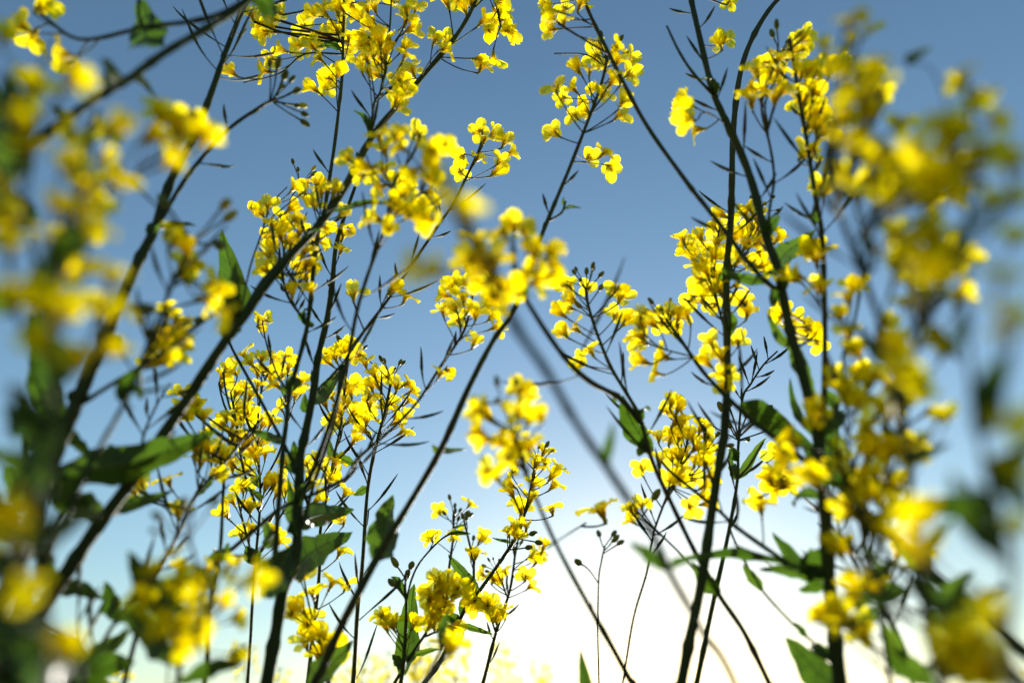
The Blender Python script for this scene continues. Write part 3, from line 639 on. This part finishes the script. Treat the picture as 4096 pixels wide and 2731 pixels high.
plant('leafy stem with a broad dark upright leaf at the bottom, left of centre', 'S15',
  [(905,1620),(921,1568),(928,1500),(932,1400),(930,1350),(933,1310)], 13, 4, .52, .50)
branch('S15', 'S15b', [(932,1380),(945,1330),(966,1288),(1010,1240),(1045,1222),(1075,1225)], 5, 4, .52)
fl('S15', 'H', [(330,1130),(370,1180),(330,1190),(300,1110),(390,1160),(520,1170)], .9); fl('S15b', 'H', [(640,600),(650,590)], .7)
pxbuds('S15', 'H', [(410,790),(490,800),(390,915),(470,860)], 1.4)
leaf('S15', (926,1545), (958,1338), 56, .02, .05, .3, .7); leaf('S15', (925,1520), (900,1500), 24, 0, .2, .2); leaf('S15b', (1030,1228), (1082,1222), 12, 0, .15, .3, .6)

plant('stem behind the dark upright leaf, topped by a tight group of bright flowers', 'S15c',
  [(880,1640),(935,1520),(985,1440),(1005,1390),(1012,1350)], 9, 5, .54, .50)
fl('S15c', 'H', [(680,890),(700,940),(620,960),(720,1000),(800,970),(810,940),(650,1080),(650,1120),(700,1180),(720,1100),(780,1190),(620,1010),(640,1180),(680,1060)], 1.15)
leaf('S15c', (945,1500), (1010,1490), 14, 0, .1, .3, .6)

plant('short blurred stem with orange-tinged flowers, bottom, right of the dark upright leaf', 'S47',
  [(930,1660),(980,1560),(1020,1490),(1035,1460)], 9, 6, .42, .40); fl('S47', 'H', [(700,1310),(740,1340),(770,1300),(770,1340)], .9)
leaf('S47', (1010,1490), (1030,1385), 20, 0, .1, .3, .6)

plant('thin stalk with only closed buds, standing in the white glow right of centre', 'S41',
  [(1376,1620),(1376,1504),(1374,1340),(1380,1290),(1388,1254)], 5, 4, .66, .64, False)
branch('S41', 'S41b', [(1374,1342),(1355,1312),(1340,1298)], 3, 3, .64, False)
pxbuds('S41', 'H', [(1765,585),(1845,585),(1845,625),(1880,640)], 1.5); pxbuds('S41b', 'H', [(1640,770)], 1.8)

plant('low plant whose single grey-green leaf tip shows in the glow at the bottom', 'S48',
  [(1400,1800),(1392,1700),(1380,1640)], 9, 5, .40, .40); leaf('S48', (1365,1640), (1328,1486), 34, .02, .06, .2, .3)

plant('thin pinkish stem through the glow to the dense flowers right of centre', 'S30',
  [(1415,1620),(1430,1568),(1455,1418),(1486,1312),(1500,1230),(1527,1152),(1571,1042),(1585,990)], 6, 5, .50, .44)
branch('S30', 'S30b', [(1540,1120),(1600,1080),(1625,1030)], 4, 3, .44, False)
fl('S30 S30b', 'E', [(2250,1200),(2290,1240),(2300,1350),(2160,1430),(2240,1450),(2300,1430),(2320,1330),(2220,1260)], 1.0)
fl('S30 S30b', 'F', [(30,1230),(180,1370),(30,1430),(120,1440),(200,1500),(80,1520),(200,1420),(10,1330),(150,1500)], 1.0)
fl('S30 S30b', 'H', [(2050,130),(2170,70),(2250,60),(2290,50),(2290,200),(2240,210),(2320,130)], .95)
fl('S30b', 'I', [(60,130),(180,60),(210,100),(130,200),(200,250),(180,310),(210,370),(110,390),(30,210),(140,80),(230,180)], .95); pods('S30', .5, .75, 5, .03)
buds('S30b', 6)

plant('stout dark stem right of centre, straight, curving right at the very top', 'S22',
  [(1555,1620),(1565,1568),(1586,1442),(1606,1340),(1637,1152),(1657,1032),(1664,995),(1669,892),(1668,755),(1669,618),(1677,530),(1680,445),(1685,325),(1699,195),(1719,113),(1753,44),(1790,-5),(1830,-30)], 26, 10, .42, .31)
branch('S22', 'S22b', [(1669,780),(1648,700),(1640,640),(1645,570),(1655,520)], 7, 4, .38)
branch('S22', 'S22c', [(1673,650),(1700,590),(1730,530),(1745,480)], 5, 3, .37)
fl('S22b S22c', 'F', [(60,100),(70,180),(180,90),(130,230),(200,250),(260,230),(290,130),(270,20),(320,60),(220,330),(300,350),(180,370),(130,490),(190,520),(270,540),(310,450),(240,440),(450,60),(500,130),(570,50),(640,100),(700,100),(560,200),(640,310),(590,280),(480,150),(420,400),(470,530),(490,600),(110,150),(230,160),(340,220),(260,300),(560,130),(690,180),(430,250),(150,280),(400,110),(530,260)], 1.0)
fl('S22b S22c', 'C', [(330,1450),(480,1440),(520,1530),(640,1540),(270,1540),(380,1500),(560,1480),(500,1400)], 1.0)
fl('S22', 'F', [(430,790),(250,800),(230,930),(320,900),(330,1000),(370,1020),(280,860),(340,1090)], .95, .01); pods('S22', .25, .66, 12, .035); pods('S22b', .05, .3, 4, .03)
leaf('S22', (1668,690), (1640,640), 10, 0, .2, .3, .3)

plant('upright stem beside the stout dark one, forking to a narrow leaf and buds', 'S23',
  [(1588,1620),(1599,1568),(1627,1442),(1675,1220),(1695,1100),(1697,1040),(1700,1000)], 14, 6, .48, .46)
branch('S23', 'S23b', [(1695,1100),(1725,1065),(1755,1015)], 5, 4, .46)
branch('S23', 'S23c', [(1697,1060),(1705,920),(1725,880),(1753,837),(1785,806)], 6, 4, .44)
leaf('S23', (1700,1095), (1763,1005), 22, .02, .08, .3, .5); leaf('S23', (1695,1100), (1672,1040), 16, .02, .1, .3, .5); buds('S23', 9, 1.7, spread=.018); pods('S23c', .2, .95, 9, .026); pods('S23', .5, .8, 3, .03)

plant('thickest dark stem of the right half, forked, with long wavy leaves low down', 'S24',
  [(1940,1640),(1931,1568),(1914,1425),(1904,1305),(1897,1169),(1886,1052),(1880,990),(1873,965),(1846,858),(1815,755),(1801,680),(1787,611),(1764,550),(1726,424),(1695,342),(1661,267),(1637,212),(1613,120),(1592,17),(1580,-50)], 34.0, 11.0, 0.38, 0.27)
branch('S24', 'S24b', [(1640,222),(1592,171),(1558,120),(1530,60)], 8, 5, .26)
branch('S24', 'S25', [(1886,1010),(1893,950),(1897,823),(1894,618),(1890,536),(1876,462),(1856,342),(1839,239),(1832,192),(1815,90)], 15, 8, .26)
branch('S24', 'S26', [(1795,672),(1767,653),(1719,601),(1668,534),(1616,469),(1578,421),(1486,290),(1431,192),(1393,113),(1349,17),(1330,-30)], 12, 8, .27)
branch('S24', 'S38', [(1762,540),(1768,480),(1777,410),(1768,335),(1750,250),(1765,190),(1790,120)], 7, 5, .27)
branch('S24', 'S28', [(1904,1330),(1860,1308),(1822,1299),(1692,1210),(1651,1172),(1548,1090),(1520,1060)], 14, 6, .42)
branch('S24', 'S29', [(1925,1530),(1846,1453),(1808,1418),(1740,1340),(1685,1237),(1672,1190)], 8, 5, .44)
branch('S24', 'S24f', [(1668,290),(1630,262),(1608,262)], 3, 3, .28, False)
fl('S24f', 'C', [(90,690),(100,800),(150,870)], 1.15, .01)
fl('S24 S24b', 'C', [(370,20),(340,270),(310,310)], .9); fl('S26', 'B', [(1400,30),(1450,80),(1530,60),(1450,130),(1450,200),(1520,140),(1630,40),(1420,110)], .95)
fl('S38', 'C', [(550,480),(620,430),(700,400),(820,320),(860,270),(700,480),(520,600),(520,680),(600,600),(700,540),(720,620),(680,660),(740,470),(640,520),(780,380)], 1.05)
fl('S25', 'C', [(860,500),(920,600),(890,650),(870,700),(940,640),(930,780),(980,760),(910,850),(960,870),(1000,900),(930,1000),(870,1040),(980,1260),(1010,1300),(960,500),(1040,480),(1100,440),(900,480)], 1.0, .015)
fl('S25', 'F', [(960,180),(1000,200),(960,240),(900,170),(840,350),(800,370),(960,400),(980,430),(920,210)], .95); fl('S24', 'F', [(740,570),(740,640),(720,620),(850,650),(880,720),(940,740),(960,790),(900,700)], .95, .01, .05)
branch('S24', 'S24g', [(1893,1155),(1835,1112),(1790,1085),(1760,1062)], 6, 4, .42)
fl('S24g S28', 'I', [(680,40),(740,60),(700,150),(660,210),(720,210),(740,250),(690,240),(640,200),(570,330),(580,390)], .95, .02, .0)
pods('S24', .60, .98, 12, .028); pods('S25', .35, .95, 12, .032); pods('S26', .1, .5, 2, .025); pods('S28', .3, .8, 6, .035); pods('S38', .1, .6, 5, .03)
leaf('S24', (1797,622), (1868,518), 48, .02, .06, .3, .5); leaf('S26', (1760,652), (1650,612), 26, .0, .08, .3, .4)
leaf('S26', (1775,655), (1778,706), 24, 0, .1, .3, .2); leaf('S24', (1797,805), (1757,715), 24, .01, .1, .3, .3)
leaf('S24', (1893,862), (1812,745), 34, -.01, .06, .4, .5); leaf('S24', (1830,800), (1868,930), 30, .01, .08, .4, .5)
leaf('S24', (1885,1015), (1812,860), 22, .02, .1, .4, .6); leaf('S25', (1897,900), (1925,945), 30, 0, .1, .3, .4)
leaf('S24', (1886,1110), (1938,940), 66, .02, .06, .4, .5); leaf('S24', (1888,1090), (1850,1000), 40, .01, .08, .3, .4)
leaf('S24', (1902,1335), (1740,1305), 30, .02, -.05, .3, .9); leaf('S28', (1770,1325), (1545,1272), 24, .0, -.06, .3, 1.0)
leaf('S24', (1900,1310), (1835,1285), 80, 0, .1, .1, .9); leaf('S28', (1842,1300), (1777,1217), 34, .02, .06, .3, .3); leaf('S24', (1904,1340), (1830,1350), 26, .0, .1, .2, .6)
leaf('S24', (1930,1580), (1800,1463), 74, .03, .05, .3, .4); leaf('S29', (1850,1460), (1825,1425), 18, 0, .1, .3, .3); leaf('S29', (1745,1350), (1708,1290), 26, 0, .1, .3, .4); leaf('S25', (1884,455), (1866,520), 16, 0, .1, .3)

plant('slanting stem from the lower right corner, arched leaf on top, flowers at its end', 'S27',
  [(2500,1640),(2350,1490),(2147,1322),(2027,1213),(1941,1124),(1839,1049),(1740,974),(1675,916),(1610,851),(1550,765),(1530,735)], 30, 7, .30, .37)
branch('S27', 'S27b', [(1590,830),(1520,800),(1480,770),(1460,740)], 4, 3, .35, False)
fl('S27 S27b', 'E', [(2050,600),(2050,680),(2120,670),(2040,750),(2060,790),(2060,920),(2240,600),(2310,620),(2200,890),(2150,1000),(2180,660)], 1.0)
fl('S27', 'F', [(30,620),(90,620),(20,680)], 1.0); leaf('S27', (1690,935), (1868,1018), 60, .02, .12, .3, .5)
leaf('S27', (2147,1322), (2050,1240), 40, 0, .1, .2, .8); leaf('S27', (2240,1400), (2120,1420), 50, 0, .1, .2, .8); pods('S27', .1, .9, 10, .035)

plant('leafy stem with flowers crowded right of the thickest right-hand stem', 'S42',
  [(2060,1640),(2035,1500),(1995,1300),(1965,1150),(1950,1000),(1940,880),(1935,820)], 12.0, 5.0, 0.34, 0.28)
branch('S42', 'S42b', [(2000,1320),(2030,1180),(2050,1050),(2070,980)], 6, 4, 0.276); branch('S42', 'S42c', [(1965,1150),(1930,1050),(1925,1000)], 4, 3, 0.313)
fl('S42', 'F', [(1200,440),(1160,490),(1240,430),(1120,620),(1170,740),(1200,840),(1240,880),(1250,980),(1240,1040),(1340,1030),(1430,1070),(1080,1030),(1150,1080),(1160,1120),(1180,1190),(1240,1210),(980,1300),(990,1250),(1100,1100),(1210,1160),(1290,1060)], 0.84)
fl('S42 S42b S42c', 'F', [(1390,1220),(1440,1290),(1510,1290),(1290,1370),(1330,1400),(1300,1460),(1250,1520),(1350,1520),(1450,1530),(1550,1510),(1300,1560),(780,1450),(820,1480),(730,1530),(1110,1530)], 0.88)
fl('S42 S42b', 'I', [(1300,30),(1400,20),(1480,30),(1560,60),(870,160),(920,180),(950,210),(760,130),(1120,150),(1250,180),(1350,180),(1430,210),(1500,260),(1450,240),(1230,270),(1290,330),(1360,340),(1300,260),(1180,390),(1220,450),(1310,520),(1360,540),(1410,560),(1340,490),(1480,420),(1540,440),(1080,650),(1120,700),(1400,960),(1360,930),(1120,1100),(1150,1180),(1200,1150),(1250,1230),(1010,1130),(1290,1270),(1000,1150)], 0.88)
leaf('S42', (2010,1350), (1930,1390), 26, 0, .1, .2, .6); leaf('S42', (2035,1500), (2160,1580), 60, .0, .08, .2, .7); leaf('S42', (2000,1440), (2080,1520), 40, 0, .1, .2, .8); leaf('S42b', (2060,1000), (2020,975), 26, 0, .1, .2, .8)
pods('S42', .3, .8, 10, .03)

plant('tall blurred stem heavy with streaming yellow flowers, upper right of the picture', 'S39',
  [(2190,1640),(2135,1400),(2098,1150),(2074,926),(2061,875),(2041,823),(2017,738),(1979,635),(1945,536),(1921,455),(1900,350),(1930,250),(1960,120)], 22.0, 9.0, 0.26, 0.165)
branch('S39', 'S39b', [(1979,635),(2000,520),(2060,450),(2140,400)], 9, 5, 0.168); branch('S39', 'S39c', [(2068,900),(2115,760),(2140,620),(2165,520)], 9, 5, 0.176)
branch('S39', 'S39d', [(1925,470),(1960,380),(2000,300),(2040,230)], 6, 4, 0.168)
fl('S39 S39d', 'C', [(1160,400),(1140,500),(1180,170),(1200,130),(1020,330),(1000,300),(1180,300),(1230,240),(1320,200),(1300,500),(1260,560),(1360,470),(1150,660),(1220,640),(1100,680),(1120,820),(1180,800),(1320,780),(1340,760),(1110,940),(1150,930),(1500,810),(1530,830),(1220,980),(1190,1030),(1060,1120),(1120,1140),(1150,1220),(1080,1270)], 0.56, .04)
fl('S39b', 'C', [(1250,1050),(1300,1030),(1430,1020),(1500,1040),(1560,1080),(1600,1020),(1500,1140),(1650,1180),(1700,1220),(1560,1220),(1450,1240),(1380,1250),(1300,1290),(1420,1320),(1500,1330),(1450,1380),(1650,1290),(1700,1330),(1760,1290),(1780,1250),(1700,1370),(1820,1300),(1240,1310),(1400,1150),(1580,1310)], 0.58, .04)
fl('S39c S39', 'F', [(1460,90),(1510,200),(1500,80),(1750,70),(1830,150),(1680,280),(1780,270),(1870,260),(1950,230),(1620,350),(1720,360),(1800,390),(1600,300),(1620,530),(1560,540),(1650,520),(1900,460),(1900,520),(1420,660),(1470,780),(1500,850),(1440,820),(1700,780),(1800,860),(1490,980),(1600,1100),(1650,1110),(1560,1050),(1500,1130),(1480,1140),(1820,1280),(1780,1290),(1640,1460),(1700,170),(1850,330)], 0.66, .04)
leaf('S39', (2035,870), (1978,742), 34, 0, .08, .3, .5); leaf('S39', (2060,930), (2100,870), 30, 0, .1, .2, .9); leaf('S39', (2090,1060), (2180,1010), 30, 0, .1, .2, .9)
leaf('S39', (2100,1150), (2280,1190), 50, 0, .1, .2, .9); leaf('S39', (2120,1330), (2190,1180), 34, 0, .1, .2, .9); pods('S39', .3, .8, 10, .03); leaf('S39c', (2120,740), (2200,830), 34, 0, .1, .2, .8)
pods('S39b', .1, .9, 5, .03)
blob('S39b', 2090, 415, 120, 55, 14, .62, 15, .04); blob('S39c', 2120, 590, 70, 90, 12, .62, 0, .04); blob('S39d', 1990, 230, 70, 110, 12, .62, 30, .04)

plant('out-of-focus stem at the far right edge with faint scattered flowers', 'S40',
  [(2340,1640),(2310,1300),(2245,1000),(2215,700),(2225,500),(2240,330),(2220,180)], 16.0, 8.0, 0.17, 0.13)
branch('S40', 'S40b', [(2218,640),(2290,500),(2330,420)], 7, 4, 0.128); branch('S40', 'S40c', [(2230,1000),(2310,860),(2330,700)], 6, 4, 0.136)
fl('S40 S40b', 'C', [(1800,850),(1790,830),(1850,950),(1900,930),(1930,520),(2040,620),(2130,830),(2080,1030),(2150,1040),(2250,1120),(2300,1340),(2300,1100)], 0.58, .01)
fl('S40 S40c', 'F', [(2230,640),(2250,740),(2250,1340),(2280,100),(2200,380)], 0.58, .01); fl('S40', 'I', [(2300,560),(2280,200),(2130,1130),(2180,1130),(1680,480),(1620,650),(1700,720)], 0.58, .01)
blob('S40 S40b', 2230, 330, 90, 150, 9, .5, -20, .03)
leaf('S40', (2352,1290), (2180,1070), 70, 0, .15, .2, .7); leaf('S40', (2310,1200), (2230,1100), 50, 0, .1, .2, .9); leaf('S40', (2330,1100), (2400,1000), 60, 0, .1, .2, .9)
leaf('S40', (2300,1230), (2190,1175), 50, 0, .1, .2, .9); leaf('S40', (2260,1050), (2370,1180), 70, 0, .1, .2, .8); leaf('S40', (2320,1450), (2200,1330), 60, 0, .1, .2, .8); leaf('S40', (2225,720), (2190,800), 34, 0, .1, .2, .8)
branch('S40', 'S40d', [(2225,450),(2150,170),(2080,140)], 3, 3, 0.160, False); leaf('S40d', (2055,163), (2140,110), 26, 0, .1, .2, .2)

plant('low blurred stem in the bottom right corner, dark leaves and soft yellow flowers', 'S43',
  [(2460,1700),(2300,1500),(2180,1410),(2070,1335),(1990,1290)], 15.0, 8.0, 0.24, 0.24)
fl('S43', 'I', [(1850,1320),(1950,1380),(2050,1450),(2130,1520),(2020,1300),(1900,1350),(1990,1420),(2090,1480)], 0.88, .02)
leaf('S43', (2180,1410), (2100,1300), 60, 0, .1, .2, .9); leaf('S43', (2300,1510), (2200,1560), 60, 0, .1, .2, .9); leaf('S43', (2100,1355), (1960,1370), 34, 0, .1, .2, .9); leaf('S43', (2200,1430), (2320,1340), 36, 0, .1, .2, .9)

buds('S7', 7)
buds('S8', 8)
buds('S27', 6)
buds('S38', 6)
buds('S42b', 7)
buds('S39b', 5)
buds('S18', 7)
buds('S22c', 6)
buds('S44', 6)
buds('S11', 4)
buds('S5', 5)

plant('dark thin stem leaning through the shadowed tangle in the bottom left corner', 'S49',
  [(130,1660),(200,1540),(270,1420),(340,1330),(400,1240),(440,1150)], 12, 6, .36, .36)
branch('S49', 'S49b', [(200,1540),(180,1430),(190,1330)], 6, 4, .34); branch('S49', 'S49c', [(270,1420),(330,1400),(400,1330)], 6, 4, .36)
leaf('S49', (210,1530), (300,1440), 44, .02, .1, .2, .9); leaf('S49', (275,1415), (240,1330), 40, 0, .1, .2, .9); leaf('S49', (345,1325), (300,1290), 30, 0, .1, .2, .9)
leaf('S49', (180,1570), (60,1520), 60, 0, .1, .2, .9); leaf('S49', (160,1600), (290,1575), 70, 0.02, .1, .2, .9); pods('S49', .2, .9, 8, .03); pods('S49b', .2, .9, 4, .03)
fl('S49c', 'G', [(1130,1000),(1080,1050),(1160,960)], .8)

plant('blurred dark stem curving up the far lower left edge with drooping leaves', 'S50',
  [(-40,1640),(-10,1450),(20,1320),(60,1230),(80,1120),(70,1000)], 16, 9, .24, .20)
leaf('S50', (55,1240), (150,1190), 60, .02, .1, .1, .9); leaf('S50', (75,1130), (150,1060), 56, .02, .1, .1, .9); leaf('S50', (20,1320), (-60,1250), 70, 0, .1, .1, .9)
leaf('S50', (-10,1450), (90,1400), 60, .02, .1, .1, .9); leaf('S50', (70,1010), (10,930), 56, 0, .1, .1, .9); leaf('S50', (76,1060), (20,1100), 60, 0, .1, .1, .9)

plant('dark stem slanting up from the bottom right corner through the leafy tangle', 'S51',
  [(2420,1660),(2260,1500),(2150,1400),(2050,1290),(1970,1190),(1925,1120),(1900,1070)], 17, 7, .28, .30)
branch('S51', 'S51b', [(2150,1400),(2110,1250),(2100,1150)], 7, 4, .27); branch('S51', 'S51c', [(2260,1500),(2130,1450),(2010,1380),(1950,1350)], 8, 4, .28)
leaf('S51', (2150,1400), (2240,1310), 44, 0, .1, .2, .9); leaf('S51', (2050,1290), (1990,1330), 34, 0, .1, .2, .9); leaf('S51', (1980,1200), (2060,1180), 34, 0, .1, .2, .9)
leaf('S51', (2260,1500), (2120,1540), 56, 0, .1, .2, .9); leaf('S51b', (2105,1200), (2180,1140), 34, 0, .1, .2, .9); pods('S51', .2, .9, 8, .03); pods('S51c', .2, .9, 4, .03)
fl('S51c', 'I', [(1200,900),(1300,940),(1250,1000)], .8)

plant('pale thin stem crossing the lower right tangle with small twigs and buds', 'S52',
  [(2110,1660),(2080,1500),(2020,1380),(1960,1290),(1930,1220),(1915,1150)], 9, 5, .36, .38)
branch('S52', 'S52b', [(2020,1380),(2080,1300),(2130,1270)], 5, 3, .36); pods('S52', .2, .95, 12, .03); buds('S52', 6); leaf('S52', (2030,1390), (1960,1430), 30, 0, .1, .2, .9)
fl('S52 S52b', 'I', [(1130,620),(1180,680),(1500,700),(1600,760),(1690,700)], .9)

# ------------------------------------------------------------------ the field behind: one plant of each habit, then copies
def field_plant(loc, h, seed, label):
    r = random.Random(seed); base = Vector(loc); root = plant_root(base, label, 'rapeseed plants standing farther back in the field')
    lean = Vector((r.uniform(-.06, .06), r.uniform(-.06, .06), 0))
    pts = [base+lean*(t*t)*h+Vector((.01*math.sin(t*7+seed), .01*math.cos(t*5+seed), h*t)) for t in [i/12 for i in range(13)]]
    build_stem(root, base, pts, [.005*(1-.75*i/12) for i in range(13)], 'stem', 8)
    tips = [(pts[-1], (pts[-1]-pts[-2]).normalized())]
    for k in range(4):
        i = 5+k+r.randint(0, 1); a = k*2.4+r.random(); d = Vector((math.cos(a)*.5, math.sin(a)*.5, 1)).normalized(); L = h*r.uniform(.25, .4)
        bp = [pts[i]+d*L*t+Vector((0, 0, .06*t*t)) for t in (0, .25, .5, .75, 1)]
        build_stem(root, base, catmull(bp, 3), [.0025*(1-.5*q/12) for q in range(13)], 'branch', 6); tips.append((bp[-1], (bp[-1]-bp[-2]).normalized()))
        make_leaf(root, base, pts[i], pts[i]+Vector((math.cos(a)*.09, math.sin(a)*.09, -.01)), .03, .15, 0, Vector((0, 0, 1)), 1, seed+k)
    for tp, ax in tips:
        o1 = ax.orthogonal().normalized(); o2 = ax.cross(o1)
        for k in range(11):
            a = k*2.4+r.random(); s0 = tp-ax*(.012+.006*k); out2 = (o1*math.cos(a)+o2*math.sin(a)); b = s0+out2*.02+ax*.016
            make_flower(root, base, s0, b, (out2+ax*.8).normalized(), 1.05)
        for k in range(5):
            a = k*2.4; make_bud(root, base, tp, tp+ax*.012+(o1*math.cos(a)+o2*math.sin(a))*.006, 1.0)
        for k in range(5):
            a = k*2.4+1; make_pod(root, base, tp-ax*(.09+.015*k), ax*.5+(o1*math.cos(a)+o2*math.sin(a)), .045)
    return root
def copy_tree(o, parent=None):
    c = o.copy(); col.objects.link(c)
    if parent is not None: c.parent = parent
    for ch in list(o.children): copy_tree(ch, c)
    return c
protos = []
# (x on the picture, height above the lens as an angle, distance, height)
spots = [(830,1.35,.66),(890,1.8,.72),(950,1.6,.72),(1040,1.6,.70),(1085,1.25,.68),(1160,1.9,.75),(1225,1.6,.72),
         (730,1.5,.68),(560,1.2,.62),(250,1.6,.66),(1860,1.6,.64),(2080,1.8,.68)]
WHERE = ['left of the dark upright leaf', 'behind the slanting stem left of centre', 'at the bottom between the leaf and the round flower head', 'low in the centre']
def lab(x, Y, h):
    side = 'far left' if x < 300 else 'lower left' if x < 700 else 'bottom left of centre' if x < 1000 else 'bottom centre' if x < 1330 else 'bottom right of centre' if x < 1800 else 'lower right' if x < 2150 else 'far right'
    dist = 'just behind the near stems' if Y < 1.45 else 'in the second rank' if Y < 1.75 else 'well back in the field' if Y < 2.2 else 'farthest back'
    return side, dist
seen = {}
for i, (x, Y, h) in enumerate(spots):
    side, dist = lab(x, Y, h); seen.setdefault((side, dist), []).append(i)
for i, (x, Y, h) in enumerate(spots):
    side, dist = lab(x, Y, h); grp = sorted(seen[(side, dist)], key=lambda q: spots[q][0]); k = grp.index(i)
    order = '' if len(grp) == 1 else (', leftmost' if k == 0 else ', rightmost' if k == len(grp)-1 else ', middle one' if len(grp) == 3 else ', %s from left' % ['first', 'second', 'third', 'fourth', 'fifth', 'sixth'][k])
    label = 'soft distant plant, %s, %s%s' % (side, dist, order)
    loc = Vector(((x-1176)/F_*Y*1.13, Y, 0))
    if len(protos) < 4:
        pr = field_plant(loc, .85, 40+i, label); protos.append(pr); o = pr
    else:
        o = copy_tree(protos[i % 4]); o.location = loc; o.rotation_euler.z = rnd.uniform(0, 6.28)
    s = h/.85; o.scale = (s, s, s); o['label'] = label
print('flowers', len(ALLFL), 'objects', len(bpy.data.objects))
